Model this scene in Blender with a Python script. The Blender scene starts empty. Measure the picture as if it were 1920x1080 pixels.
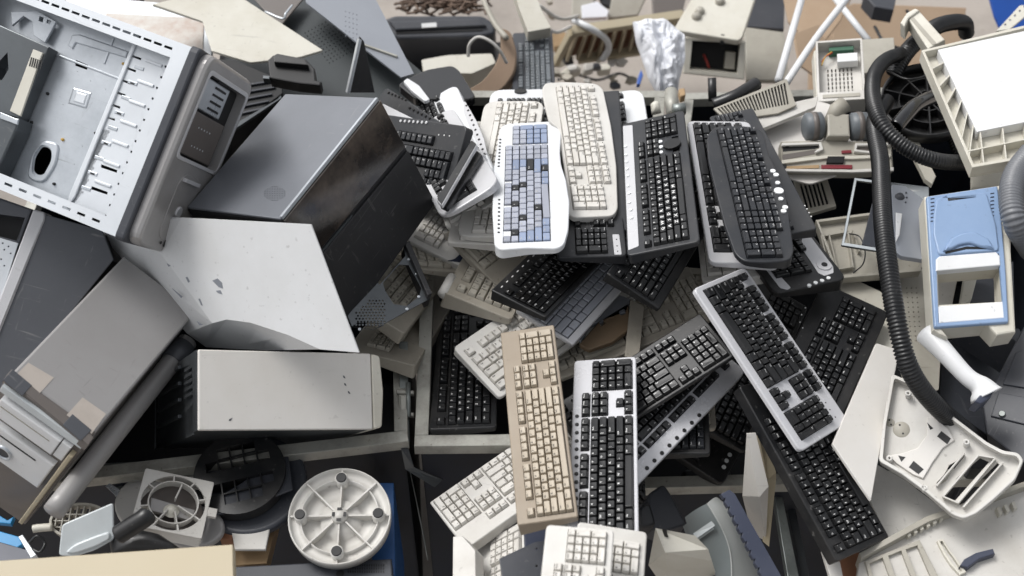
import bpy, bmesh, math, random
import numpy as np
from mathutils import Vector, Matrix
from mathutils.geometry import tessellate_polygon, delaunay_2d_cdt
random.seed(7)
S = bpy.context.scene
COL = S.collection
# ------------------------------------------------------------------ camera
PITCH = math.radians(48.0); FOV = math.radians(46.0); CAMZ = 2.86
FPX = 960.0 / math.tan(FOV / 2)
cp, sp = math.cos(PITCH), math.sin(PITCH)
FWD = np.array([0, cp, -sp]); UPV = np.array([0, sp, cp]); RT = np.array([1.0, 0, 0])
C0 = np.array([0, 0, CAMZ])
def ray(px, py):
    d = FWD + RT * ((px - 960) / FPX) + UPV * ((540 - py) / FPX)
    return d
def at(px, py, z):
    "photo pixel -> point at world height z"
    d = ray(px, py)
    return C0 + d * ((z - CAMZ) / d[2])
def proj(P):
    v = P - C0
    dz = v @ FWD
    return np.stack([960 + FPX * (v @ RT) / dz, 540 - FPX * (v @ UPV) / dz], -1)
def rodr(w):
    th = np.linalg.norm(w)
    if th < 1e-9: return np.eye(3)
    k = w / th
    K = np.array([[0, -k[2], k[1]], [k[2], 0, -k[0]], [-k[1], k[0], 0]])
    return np.eye(3) + math.sin(th) * K + (1 - math.cos(th)) * K @ K
def norm(v):
    v = np.array(v, float); return v / np.linalg.norm(v)
def fit(loc, pix, z, size, n=(0, 0, 1), ns=.25, ss=.07, zs=.004, aim=None):
    """pose of a real box-like thing: loc = corners in units of size, centre (.5,.5,0) stands at height z.
    returns 4x4 matrix (origin = centre of the top face) and fitted size"""
    loc = np.array(loc, float); pix = np.array(pix, float); size = np.array(size, float)
    lc = loc - np.array([.5, .5, 0])
    n0 = norm(n)
    # initial: put pixels on the plane z, normal n0
    top = [i for i in range(len(loc)) if loc[i][2] == 0]
    cpx = pix[top].mean(0)
    P0 = at(cpx[0], cpx[1], z)
    pts = []
    for i in top:
        d = ray(*pix[i]); t = ((P0 - C0) @ n0) / (d @ n0); pts.append(C0 + d * t)
    pts = np.array(pts); A = lc[top][:, :2]
    sol = np.linalg.lstsq(np.hstack([A, np.ones((len(A), 1))]), pts, rcond=None)[0]
    ux = norm(sol[0]); nn = n0
    uy = np.cross(nn, ux); ux = np.cross(uy, nn)
    R0 = np.stack([norm(ux), norm(uy), nn], 1)
    if np.dot(uy, sol[1]) < 0: print('MIRRORED corner order', pix[0])
    c0 = sol[2]
    def unpack(p):
        R = rodr(p[:3]) @ R0
        return R, c0 + p[3:6], size * np.exp(p[6:9])
    def res(p):
        R, c, s = unpack(p)
        P = c + (lc * s) @ R.T
        r = [((proj(P) - pix) / 3.0).ravel(), (R[:, 2] - n0) / ns, p[6:9] / ss, [(c[2] - z) / zs]]
        return np.concatenate(r)
    p = np.zeros(9); lam = 1e-2; r = res(p); e = r @ r
    for it in range(40):
        J = np.empty((len(r), 9))
        for k in range(9):
            q = p.copy(); q[k] += 1e-5; J[:, k] = (res(q) - r) / 1e-5
        H = J.T @ J
        dp = -np.linalg.solve(H + lam * np.diag(np.diag(H) + 1e-9), J.T @ r)
        r2 = res(p + dp); e2 = r2 @ r2
        if e2 < e:
            p = p + dp; done = e - e2 < 1e-6 * e; r, e = r2, e2; lam *= .4
            if done: break
        else:
            lam *= 4
            if lam > 1e8: break
    R, c, s = unpack(p)
    M = np.eye(4); M[:3, :3] = R; M[:3, 3] = c
    return M, s
class Frame:
    "a plane in the world: local u,v,w; w = outward"
    def __init__(s, M, size=None):
        s.M = M; s.size = size; s.R = M[:3, :3]; s.c = M[:3, 3]
    def uv(s, px, py, w=0.0):
        n = s.R[:, 2]; d = ray(px, py); c = s.c + n * w
        t = ((c - C0) @ n) / (d @ n)
        q = (C0 + d * t - s.c) @ s.R
        return (float(q[0]), float(q[1]))
    def pts(s, L, w=0.0): return [s.uv(x, y, w) for x, y in L]
    def mat(s): return Matrix(s.M.tolist())
def plane(px, py, z, n=(0, 0, 1), along=None):
    n = norm(n); c = at(px, py, z)
    if along is None: ux = np.array([1.0, 0, 0])
    else:
        d = ray(*along); t = ((c - C0) @ n) / (d @ n); ux = norm(C0 + d * t - c)
    uy = norm(np.cross(n, ux)); ux = np.cross(uy, n)
    M = np.eye(4); M[:3, 0] = ux; M[:3, 1] = uy; M[:3, 2] = n; M[:3, 3] = c
    return Frame(M)
def plane3(a, b, c):
    "plane through three (px,py,z) points"
    A, B, C = at(*a), at(*b), at(*c)
    n = norm(np.cross(B - A, C - A))
    if n @ (C0 - A) < 0: n = -n
    ux = norm(B - A); uy = np.cross(n, ux)
    M = np.eye(4); M[:3, 0] = ux; M[:3, 1] = uy; M[:3, 2] = n; M[:3, 3] = A
    return Frame(M)
# ------------------------------------------------------------------ materials
def lin(c):
    if isinstance(c, str): c = [int(c[i:i + 2], 16) / 255 for i in (0, 2, 4)]
    return [((x + .055) / 1.055) ** 2.4 if x > .04045 else x / 12.92 for x in c]
MATS = {}
def mat(name, col, rough=.45, metal=0.0, dirt=.25, dirtcol='4a4238', var=.0, scale=7.0, bump=.02, bscale=180.0, coat=0.0, rvar=.12, spec=.5, specks=.0, alpha=None, scr=0.0, scrcol=None):
    if name in MATS: return MATS[name]
    m = bpy.data.materials.new(name); m.use_nodes = True; MATS[name] = m
    nt = m.node_tree; N = nt.nodes; L = nt.links
    bs = N['Principled BSDF']
    tc = N.new('ShaderNodeTexCoord'); oi = N.new('ShaderNodeObjectInfo')
    ad = N.new('ShaderNodeVectorMath'); ad.operation = 'MULTIPLY_ADD'
    cmb = N.new('ShaderNodeCombineXYZ')
    for i in range(3): L.new(oi.outputs['Random'], cmb.inputs[i])
    L.new(cmb.outputs[0], ad.inputs[0]); ad.inputs[1].default_value = (13, 7, 5); L.new(tc.outputs['Object'], ad.inputs[2])
    n1 = N.new('ShaderNodeTexNoise'); n1.inputs['Scale'].default_value = scale; n1.inputs['Detail'].default_value = 9; n1.inputs['Roughness'].default_value = .68
    L.new(ad.outputs[0], n1.inputs['Vector'])
    r1 = N.new('ShaderNodeMapRange'); r1.inputs['From Min'].default_value = .42; r1.inputs['From Max'].default_value = .78
    L.new(n1.outputs['Fac'], r1.inputs['Value']); r1.inputs['To Max'].default_value = dirt
    mx = N.new('ShaderNodeMix'); mx.data_type = 'RGBA'
    c = lin(col); mx.inputs['A'].default_value = (*c, 1); mx.inputs['B'].default_value = (*lin(dirtcol), 1)
    L.new(r1.outputs[0], mx.inputs['Factor'])
    out = mx.outputs['Result']
    if var > 0:
        hv = N.new('ShaderNodeHueSaturation'); mr = N.new('ShaderNodeMapRange')
        mr.inputs['To Min'].default_value = 1 - var; mr.inputs['To Max'].default_value = 1 + var
        L.new(oi.outputs['Random'], mr.inputs['Value']); L.new(mr.outputs[0], hv.inputs['Value']); L.new(out, hv.inputs['Color']); out = hv.outputs[0]
    if specks > 0:
        n3 = N.new('ShaderNodeTexNoise'); n3.inputs['Scale'].default_value = 95; n3.inputs['Detail'].default_value = 4
        L.new(ad.outputs[0], n3.inputs['Vector'])
        r3 = N.new('ShaderNodeMapRange'); r3.inputs['From Min'].default_value = .66; r3.inputs['From Max'].default_value = .74; r3.inputs['To Max'].default_value = specks
        L.new(n3.outputs['Fac'], r3.inputs['Value'])
        m3 = N.new('ShaderNodeMix'); m3.data_type = 'RGBA'; L.new(out, m3.inputs['A']); m3.inputs['B'].default_value = (*lin('4b4339' if sum(c) > .5 else '8d8a86'), 1)
        L.new(r3.outputs[0], m3.inputs['Factor']); out = m3.outputs['Result']
    if scr > 0:
        sc = None
        for ang, st in ((.5, (5, 60, 40)), (-.7, (48, 9, 30))):
            mp = N.new('ShaderNodeMapping'); mp.inputs['Rotation'].default_value = (0, 0, ang); mp.inputs['Scale'].default_value = st
            L.new(ad.outputs[0], mp.inputs['Vector'])
            ns_ = N.new('ShaderNodeTexNoise'); ns_.inputs['Scale'].default_value = 1.6; ns_.inputs['Detail'].default_value = 7; ns_.inputs['Distortion'].default_value = 1.3; L.new(mp.outputs[0], ns_.inputs['Vector'])
            rs = N.new('ShaderNodeMapRange'); rs.inputs['From Min'].default_value = .64; rs.inputs['From Max'].default_value = .80; L.new(ns_.outputs['Fac'], rs.inputs['Value'])
            if sc is None: sc = rs
            else:
                mm = N.new('ShaderNodeMath'); mm.operation = 'MAXIMUM'; L.new(sc.outputs[0], mm.inputs[0]); L.new(rs.outputs[0], mm.inputs[1]); sc = mm
        gate = N.new('ShaderNodeTexNoise'); gate.inputs['Scale'].default_value = 5; gate.inputs['Detail'].default_value = 6; L.new(ad.outputs[0], gate.inputs['Vector'])
        gr = N.new('ShaderNodeMapRange'); gr.inputs['From Min'].default_value = .50; gr.inputs['From Max'].default_value = .62; gr.inputs['To Max'].default_value = scr; L.new(gate.outputs['Fac'], gr.inputs['Value'])
        mu = N.new('ShaderNodeMath'); mu.operation = 'MULTIPLY'; L.new(sc.outputs[0], mu.inputs[0]); L.new(gr.outputs[0], mu.inputs[1])
        m4 = N.new('ShaderNodeMix'); m4.data_type = 'RGBA'; L.new(out, m4.inputs['A']); m4.inputs['B'].default_value = (*lin(scrcol or ('5d5a56' if sum(c) > .9 else 'a3a19d')), 1)
        L.new(mu.outputs[0], m4.inputs['Factor']); out = m4.outputs['Result']
        # broad soft smears
        sm = N.new('ShaderNodeTexNoise'); sm.inputs['Scale'].default_value = 2.6; sm.inputs['Detail'].default_value = 3; sm.inputs['Distortion'].default_value = 1.5; L.new(ad.outputs[0], sm.inputs['Vector'])
        sr = N.new('ShaderNodeMapRange'); sr.inputs['From Min'].default_value = .45; sr.inputs['From Max'].default_value = .7; sr.inputs['To Max'].default_value = scr * .45; L.new(sm.outputs['Fac'], sr.inputs['Value'])
        m5 = N.new('ShaderNodeMix'); m5.data_type = 'RGBA'; L.new(out, m5.inputs['A']); m5.inputs['B'].default_value = (*lin(dirtcol), 1); L.new(sr.outputs[0], m5.inputs['Factor']); out = m5.outputs['Result']
    L.new(out, bs.inputs['Base Color'])
    rr = N.new('ShaderNodeMapRange'); rr.inputs['To Min'].default_value = max(.03, rough - rvar); rr.inputs['To Max'].default_value = min(1, rough + rvar)
    L.new(n1.outputs['Fac'], rr.inputs['Value']); L.new(rr.outputs[0], bs.inputs['Roughness'])
    bs.inputs['Metallic'].default_value = metal; bs.inputs['Specular IOR Level'].default_value = spec
    if coat: bs.inputs['Coat Weight'].default_value = coat; bs.inputs['Coat Roughness'].default_value = .12
    if bump:
        n2 = N.new('ShaderNodeTexNoise'); n2.inputs['Scale'].default_value = bscale; n2.inputs['Detail'].default_value = 3
        L.new(ad.outputs[0], n2.inputs['Vector'])
        b = N.new('ShaderNodeBump'); b.inputs['Strength'].default_value = .35; b.inputs['Distance'].default_value = bump * .01
        L.new(n2.outputs['Fac'], b.inputs['Height']); L.new(b.outputs[0], bs.inputs['Normal'])
    if alpha is not None:
        bs.inputs['Alpha'].default_value = alpha
    return m
def M_(k): return MATS[k]
P = dict(dirt=.28)
mat('black_plastic', '161719', .38, dirt=.22, dirtcol='6a6560', specks=.25)
mat('black_key', '131416', .34, dirt=.15, dirtcol='5c5a58', var=.12)
mat('charcoal', '25272b', .42, dirt=.2, dirtcol='6f6a64', specks=.2)
mat('charcoal_key', '212327', .28, dirt=.12, dirtcol='6f6a64', var=.1)
mat('cream', 'cfcdc8', .5, dirt=.35, dirtcol='8b8172', specks=.2)
mat('cream_key', 'd2cfc9', .45, dirt=.4, dirtcol='a59c8c', var=.05)
mat('bright_silver', 'cdcdd0', .28, metal=.1, dirt=.12, dirtcol='8b8884', specks=.1)
mat('white_plastic', 'd6d8da', .38, dirt=.15, dirtcol='9a948a', specks=.15)
mat('blue_key', '8591a9', .4, dirt=.2, dirtcol='6c7890', var=.14)
mat('grey_key', 'a0a4b0', .4, dirt=.3, dirtcol='6e7078', var=.16)
mat('tan', '978b7b', .5, dirt=.25, dirtcol='6e5c45', specks=.2)
mat('tan_key', 'b0a594', .48, dirt=.22, dirtcol='8a7757', var=.05)
mat('beige', 'a8a296', .55, dirt=.4, dirtcol='5f5443', specks=.35)
mat('beige_key', 'b4afa3', .5, dirt=.35, dirtcol='6e6350', var=.06)
mat('silver_plastic', 'c6c6c8', .3, metal=.15, dirt=.15, dirtcol='7b7874', specks=.12)
mat('silver_key', 'a5a8b0', .35, metal=.15, dirt=.15, dirtcol='70706f', var=.06)
mat('navy', '252c3f', .4, dirt=.15, dirtcol='5a5f6a')
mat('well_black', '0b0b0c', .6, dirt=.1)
mat('well_beige', '3f3931', .7, dirt=.3)  # shade of the key gaps painted into the shallow well floor
mat('well_cream', '4d4840', .7, dirt=.3)  # same for cream cases: floor colour darkened to stand for gap shade
mat('legend_white', 'e2e2e0', .5, dirt=.1, bump=0)
mat('legend_dim', 'b4b4b4', .5, dirt=.1, bump=0)
mat('legend_dark', '3a3835', .5, dirt=.1, bump=0)
mat('button_white', 'e8eaea', .25, metal=.1, dirt=.1)
mat('button_black', '0d0d0e', .3, dirt=.1)
# ------------------------------------------------------------------ mesh building
class MB:
    def __init__(s): s.v = []; s.f = []; s.m = []; s.sm = []
    def add(s, vs, fs, mi=0, smooth=False):
        o = len(s.v); s.v += [tuple(map(float, v)) for v in vs]
        for f in fs: s.f.append(tuple(i + o for i in f)); s.m.append(mi); s.sm.append(smooth)
        return s
    def prism(s, poly, w0, w1, holes=(), bev=0.0, mi=0, side_mi=None, bottom=True, slope=None):
        "extruded outline (w0 low, w1 high), holes go right through; bev rounds the upper rim"
        smi = mi if side_mi is None else side_mi
        poly = ccw(poly); holes = [ccw(h)[::-1] for h in holes]
        ins = inset(poly, bev) if bev else poly
        loops = [ins] + holes
        flat = [p for l in loops for p in l]
        tris = tri(loops)
        f = slope or (lambda u, v, w: w)
        s.add([(x, y, f(x, y, w1)) for x, y in flat], [t for t in tris], mi)
        if bottom: s.add([(x, y, w0) for l in [poly] + holes for x, y in l], [t[::-1] for t in tri([poly] + holes)], smi)
        n = len(poly)
        if bev:
            rings = [[(x, y, f(x, y, w1)) for x, y in ins], [(x, y, f(x, y, w1) - bev * .3) for x, y in inset(poly, bev * .3)],
                     [(x, y, f(x, y, w1) - bev) for x, y in poly], [(x, y, w0) for x, y in poly]]
        else: rings = [[(x, y, f(x, y, w1)) for x, y in poly], [(x, y, w0) for x, y in poly]]
        vs = [p for r in rings for p in r]
        for k in range(len(rings) - 1):
            fs = [(k * n + i, (k + 1) * n + i, (k + 1) * n + (i + 1) % n, k * n + (i + 1) % n) for i in range(n)]
            s.add(vs, fs, smi, bool(bev) and k < 2 and n > 12) if k == 0 else s.add(vs, fs, smi)
        for h in holes:
            m = len(h)
            vs = [(x, y, f(x, y, w1)) for x, y in h] + [(x, y, w0) for x, y in h]
            s.add(vs, [(i, m + i, m + (i + 1) % m, (i + 1) % m) for i in range(m)], smi)
        return s
    def box(s, u0, u1, v0, v1, w0, w1, mi=0, bev=0):
        return s.prism([(u0, v0), (u1, v0), (u1, v1), (u0, v1)], w0, w1, bev=bev, mi=mi)
    def bar(s, a, b, wd, w0, w1, mi=0, bev=0):
        "bar between 2D points in the local plane"
        a = Vector(a); b = Vector(b); d = (b - a).normalized(); n = Vector((-d.y, d.x)) * wd / 2
        return s.prism([tuple(a - n), tuple(b - n), tuple(b + n), tuple(a + n)], w0, w1, mi=mi, bev=bev)
    def disc(s, c, r, w0, w1, seg=24, mi=0, bev=0, ry=None, rot=0):
        return s.prism(circ(c, r, seg, ry, rot), w0, w1, mi=mi, bev=bev)
    def ring(s, c, r0, r1, w0, w1, seg=40, mi=0):
        return s.prism(circ(c, r1, seg), w0, w1, holes=[circ(c, r0, seg)], mi=mi)
    def tube(s, pts, r, seg=12, mi=0, ribs=0.0, ribn=0, cap=True, hollow=0.0):
        "round tube along 3D points; ribs = rib depth, ribn = ring pitch"
        pts = [Vector(p) for p in pts]
        if ribn:
            pts = resample(pts, ribn / 4)
        rr = r if callable(r) else (lambda t: r)
        n = len(pts); vs = []
        T0 = (pts[1] - pts[0]).normalized()
        a = Vector((0, 0, 1)) if abs(T0.z) < .9 else Vector((1, 0, 0))
        X = T0.cross(a).normalized()
        for i, p in enumerate(pts):
            T = (pts[min(i + 1, n - 1)] - pts[max(i - 1, 0)]).normalized()
            X = (X - T * X.dot(T)).normalized(); Y = T.cross(X)
            q = rr(i / (n - 1)) + ((0, ribs * .8, ribs, ribs * .2)[i % 4] if ribn else 0)
            for k in range(seg):
                an = 2 * math.pi * k / seg; vs.append(p + X * (q * math.cos(an)) + Y * (q * math.sin(an)))
        fs = [(i * seg + k, i * seg + (k + 1) % seg, (i + 1) * seg + (k + 1) % seg, (i + 1) * seg + k) for i in range(n - 1) for k in range(seg)]
        if cap and not hollow: fs += [tuple(range(seg))[::-1], tuple((n - 1) * seg + k for k in range(seg))]
        s.add(vs, fs, mi, True)
        if hollow:
            c2 = [pts[0] * 1.0, pts[-1] * 1.0]
            vs2 = []
            for e in (0, n - 1):
                for k in range(seg): vs2.append(pts[e] + (vs[e * seg + k] - pts[e]) * hollow)
            inn = []
            for i in range(n):
                for k in range(seg): inn.append(pts[i] + (vs[i * seg + k] - pts[i]) * hollow)
            s.add(inn, [f[::-1] for f in fs], mi, True)
            for e in (0, n - 1):
                o = [vs[e * seg + k] for k in range(seg)] + [inn[e * seg + k] for k in range(seg)]
                s.add(o, [(k, (k + 1) % seg, seg + (k + 1) % seg, seg + k) for k in range(seg)], mi)
        return s
    def lathe(s, prof, c=(0, 0), seg=48, mi=0, smooth=True):
        "profile of (r, w) turned about the local w axis through c"
        vs = []; n = len(prof)
        for r, w in prof:
            for k in range(seg):
                a = 2 * math.pi * k / seg; vs.append((c[0] + r * math.cos(a), c[1] + r * math.sin(a), w))
        fs = [(i * seg + k, i * seg + (k + 1) % seg, (i + 1) * seg + (k + 1) % seg, (i + 1) * seg + k) for i in range(n - 1) for k in range(seg)]
        return s.add(vs, fs, mi, smooth)
    def build(s, name, mats, parent=None, M=None, coll=True):
        me = bpy.data.meshes.new(name); me.from_pydata(s.v, [], s.f)
        if not isinstance(mats, (list, tuple)): mats = [mats]
        for m in mats: me.materials.append(M_(m) if isinstance(m, str) else m)
        me.polygons.foreach_set('material_index', s.m); me.polygons.foreach_set('use_smooth', s.sm)
        me.update()
        bm = bmesh.new(); bm.from_mesh(me); bmesh.ops.remove_doubles(bm, verts=bm.verts, dist=1e-6)
        bmesh.ops.recalc_face_normals(bm, faces=bm.faces); bm.to_mesh(me); bm.free()
        o = bpy.data.objects.new(name, me)
        COL.objects.link(o)
        if parent: o.parent = parent
        if M is not None: o.matrix_local = M
        return o
def circ(c, r, seg=24, ry=None, rot=0):
    ry = ry or r; cr, sr = math.cos(rot), math.sin(rot); out = []
    for k in range(seg):
        a = 2 * math.pi * k / seg; x, y = r * math.cos(a), ry * math.sin(a)
        out.append((c[0] + x * cr - y * sr, c[1] + x * sr + y * cr))
    return out
def area(p): return .5 * sum(p[i][0] * p[(i + 1) % len(p)][1] - p[(i + 1) % len(p)][0] * p[i][1] for i in range(len(p)))
def ccw(p): p = [tuple(q) for q in p]; return p if area(p) > 0 else p[::-1]
def tri(loops):
    t = tessellate_polygon([[Vector((x, y, 0)) for x, y in l] for l in loops])
    flat = [p for l in loops for p in l]; out = []
    for a, b, c in t:
        ar = (flat[b][0] - flat[a][0]) * (flat[c][1] - flat[a][1]) - (flat[c][0] - flat[a][0]) * (flat[b][1] - flat[a][1])
        if abs(ar) < 1e-14: continue
        out.append((a, b, c) if ar > 0 else (a, c, b))
    return out
def inset(p, d):
    n = len(p); out = []
    for i in range(n):
        a = Vector(p[i - 1]); b = Vector(p[i]); c = Vector(p[(i + 1) % n])
        e1 = (b - a); e2 = (c - b)
        if e1.length < 1e-9 or e2.length < 1e-9: out.append(tuple(b)); continue
        e1.normalize(); e2.normalize()
        n1 = Vector((-e1.y, e1.x)); n2 = Vector((-e2.y, e2.x)); k = max(.35, 1 + n1.dot(n2))
        q = b + (n1 + n2) * (d / k); out.append((q.x, q.y))
    return out
def rpoly(p, r, seg=4):
    "round the corners of a polygon; r scalar or list"
    n = len(p); out = []
    for i in range(n):
        a = Vector(p[i - 1]); b = Vector(p[i]); c = Vector(p[(i + 1) % n])
        ri = r[i] if isinstance(r, (list, tuple)) else r
        e1 = a - b; e2 = c - b; l1, l2 = e1.length, e2.length
        if ri <= 0 or l1 < 1e-9 or l2 < 1e-9: out.append(tuple(b)); continue
        e1.normalize(); e2.normalize()
        d = min(ri, l1 * .48, l2 * .48)
        A = b + e1 * d; Cc = b + e2 * d
        for k in range(seg + 1):
            t = k / seg; q = A * (1 - t) ** 2 + b * 2 * t * (1 - t) + Cc * t * t; out.append((q.x, q.y))
    return out
def resample(pts, step):
    L = [0]
    for a, b in zip(pts, pts[1:]): L.append(L[-1] + (b - a).length)
    n = max(2, int(L[-1] / step)); out = []; j = 0
    for i in range(n + 1):
        t = L[-1] * i / n
        while j < len(L) - 2 and L[j + 1] < t: j += 1
        k = (t - L[j]) / max(1e-9, L[j + 1] - L[j]); out.append(pts[j].lerp(pts[j + 1], min(1, k)))
    return out
def spline(pts, seg=8):
    "Catmull-Rom through 3D points"
    P_ = [Vector(p) for p in pts]; P_ = [P_[0] * 2 - P_[1]] + P_ + [P_[-1] * 2 - P_[-2]]; out = []
    for i in range(1, len(P_) - 2):
        a, b, c, d = P_[i - 1:i + 3]
        for k in range(seg):
            t = k / seg
            out.append(.5 * ((2 * b) + (c - a) * t + (2 * a - 5 * b + 4 * c - d) * t * t + (3 * b - a - 3 * c + d) * t ** 3))
    out.append(P_[-2]); return out
def rect(u0, v0, u1, v1): return [(u0, v0), (u1, v0), (u1, v1), (u0, v1)]
def tag(o, label, cat, group=None, kind=None):
    o['label'] = label; o['category'] = cat
    if group: o['group'] = group
    if kind: o['kind'] = kind
    return o
def struct(o): o['kind'] = 'structure'; return o
def empty(name, label, cat, M, group=None):
    o = bpy.data.objects.new(name, None); COL.objects.link(o); o.empty_display_size = .05
    o.matrix_world = M if isinstance(M, Matrix) else Matrix(M.tolist())
    return tag(o, label, cat, group)
def slab(name, label, cat, fr, px, th, m, bev=.0015, holes=(), r=0, group=None, w=0.0, mats=None, seg=3):
    "solid sheet or board whose outline lies in frame fr, thickness th downwards; pixel outline"
    poly = fr.pts(px)
    if r: poly = rpoly(ccw(poly), r, seg)
    b = MB().prism(poly, w - th, w, holes=[fr.pts(h) for h in holes], bev=bev)
    o = b.build(name, mats or m, None, fr.mat())
    return tag(o, label, cat, group)
# ------------------------------------------------------------------ keys
U = .019
GLY = {}
def glyph(txt, h, bold=False):
    k = (txt, h, bold)
    if k in GLY: return GLY[k]
    cu = bpy.data.curves.new('t', 'FONT'); cu.body = txt; cu.size = h * 1.35; cu.resolution_u = 1
    if bold: cu.offset = h * .035
    o = bpy.data.objects.new('t', cu); COL.objects.link(o)
    dg = bpy.context.evaluated_depsgraph_get(); me = o.evaluated_get(dg).to_mesh()
    r = ([tuple(v.co) for v in me.vertices], [tuple(p.vertices) for p in me.polygons])
    o.evaluated_get(dg).to_mesh_clear(); bpy.data.objects.remove(o); bpy.data.curves.remove(cu)
    GLY[k] = r; return r
KM = {}
def key_mesh(style, w, h, leg):
    k = (style, round(w, 2), round(h, 2), leg)
    if k in KM: return KM[k]
    W, H = w * U, h * U
    if style == 'low': prof = [(.0010, -.004), (.0011, .0022), (.0020, .0034), (.0027, .0036)]; sh = 0; top = .0036
    elif style == 'flat': prof = [(.0007, -.004), (.0008, .0008), (.0014, .0016), (.002, .0017)]; sh = 0; top = .0017
    else: prof = [(.0005, -.004), (.0006, .0005), (.0019, .0060), (.0025, .0070), (.0036, .0072)]; sh = .0006; top = .0072
    b = MB(); rings = []; n = 0
    for i, (ins, z) in enumerate(prof):
        f = i / (len(prof) - 1); oy = sh * f
        p = rpoly([(-W / 2 + ins, -H / 2 + ins + oy), (W / 2 - ins, -H / 2 + ins + oy), (W / 2 - ins, H / 2 - ins + oy * .6), (-W / 2 + ins, H / 2 - ins + oy * .6)], .0012 + f * .0008, 2)
        rings.append([(x, y, z) for x, y in p]); n = len(p)
    vs = [q for r in rings for q in r]
    fs = [(a * n + i, a * n + (i + 1) % n, (a + 1) * n + (i + 1) % n, (a + 1) * n + i) for a in range(len(rings) - 1) for i in range(n)]
    b.add(vs, fs, 0, False)
    # dished top
    last = rings[-1]; cz = top - (.0006 if style == 'std' else .0002)
    b.add(last + [(0, sh, cz)], [(i, (i + 1) % n, n) for i in range(n)], 0, True)
    if leg:
        big = leg.startswith('*'); t = leg.lstrip('*')
        hh = .0088 if big else (.0050 if len(t) == 1 else .0033)
        gv, gf = glyph(t, hh, True)
        if gv:
            xs = [v[0] for v in gv]; gw = max(xs) - min(xs)
            if big: ox, oy = -gw / 2 - min(xs), -hh / 2 + sh
            else: ox, oy = -W / 2 + .0042, H / 2 - .0040 - hh + sh
            b.add([(x + ox, y + oy, top + .00012) for x, y, z in gv], gf, 1, False)
    me = bpy.data.meshes.new('key'); me.from_pydata(b.v, [], b.f)
    me.materials.append(M_('black_key')); me.materials.append(M_('legend_white'))
    me.polygons.foreach_set('material_index', b.m); me.polygons.foreach_set('use_smooth', b.sm); me.update()
    KM[k] = me; return me
def layout(gap=.4, gf=.5, nav=True, pad=True, letters='', full=False, gap2=None):
    gap2 = gap if gap2 is None else gap2
    "keys as (x, y from the top, w, h, legend, block)"
    K = []; st = letters
    def row(y, x, ks, bl):
        for t, w in ks: 
            if t is not None: K.append((x, y, w, 1, t, bl))
            x += w
    row(0, 0, [('Esc', 1)], 'esc')
    for g in range(3): row(0, 2 + g * 4.5, [('F%d' % (g * 4 + i + 1), 1) for i in range(4)], 'f%d' % g)
    y = 1 + gf
    L1 = lambda s: [(('*' + c) if st else c, 1) for c in s]
    row(y, 0, [('`', 1)] + [(c, 1) for c in '1234567890-='] + [('Back', 2)], 'main')
    row(y + 1, 0, [('Tab', 1.5)] + L1('QWERTYUIOP') + [('[', 1), (']', 1), ('\\', 1.5)], 'main')
    row(y + 2, 0, [('Caps', 1.75)] + L1('ASDFGHJKL') + [(';', 1), ("'", 1), ('Enter', 2.25)], 'main')
    row(y + 3, 0, [('Shift', 2.25)] + L1('ZXCVBNM') + [(',', 1), ('.', 1), ('/', 1), ('Shift', 2.75)], 'main')
    row(y + 4, 0, [('Ctrl', 1.25), ('Win', 1.25), ('Alt', 1.25), ('', 6.25), ('Alt', 1.25), ('Win', 1.25), ('Menu', 1.25), ('Ctrl', 1.25)], 'main')
    x = 15 + gap
    if nav:
        row(0, x, [('PrtSc', 1), ('ScrLk', 1), ('Pause', 1)], 'f3')
        row(y, x, [('Ins', 1), ('Home', 1), ('PgUp', 1)], 'nav'); row(y + 1, x, [('Del', 1), ('End', 1), ('PgDn', 1)], 'nav')
        K.append((x + 1, y + 3, 1, 1, '^', 'arrow')); row(y + 4, x, [('<', 1), ('v', 1), ('>', 1)], 'arrows')
        if full:
            for i in range(3): K.append((x + i, y + 2, 1, 1, '', 'nav'))
            K.append((x, y + 3, 1, 1, '', 'nav')); K.append((x + 2, y + 3, 1, 1, '', 'nav'))
        x += 3 + gap2
    if pad:
        row(y, x, [('Num', 1), ('/', 1), ('*', 1), ('-', 1)], 'pad'); row(y + 1, x, [('7', 1), ('8', 1), ('9', 1)], 'pad')
        row(y + 2, x, [('4', 1), ('5', 1), ('6', 1)], 'pad'); row(y + 3, x, [('1', 1), ('2', 1), ('3', 1)], 'pad')
        row(y + 4, x, [('0', 2), ('.', 1)], 'pad')
        K.append((x + 3, y + 1, 1, 2, '+', 'pad')); K.append((x + 3, y + 3, 1, 2, 'Ent', 'pad'))
        x += 4
    return K, x, y + 5
NKEY = [0]
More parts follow.
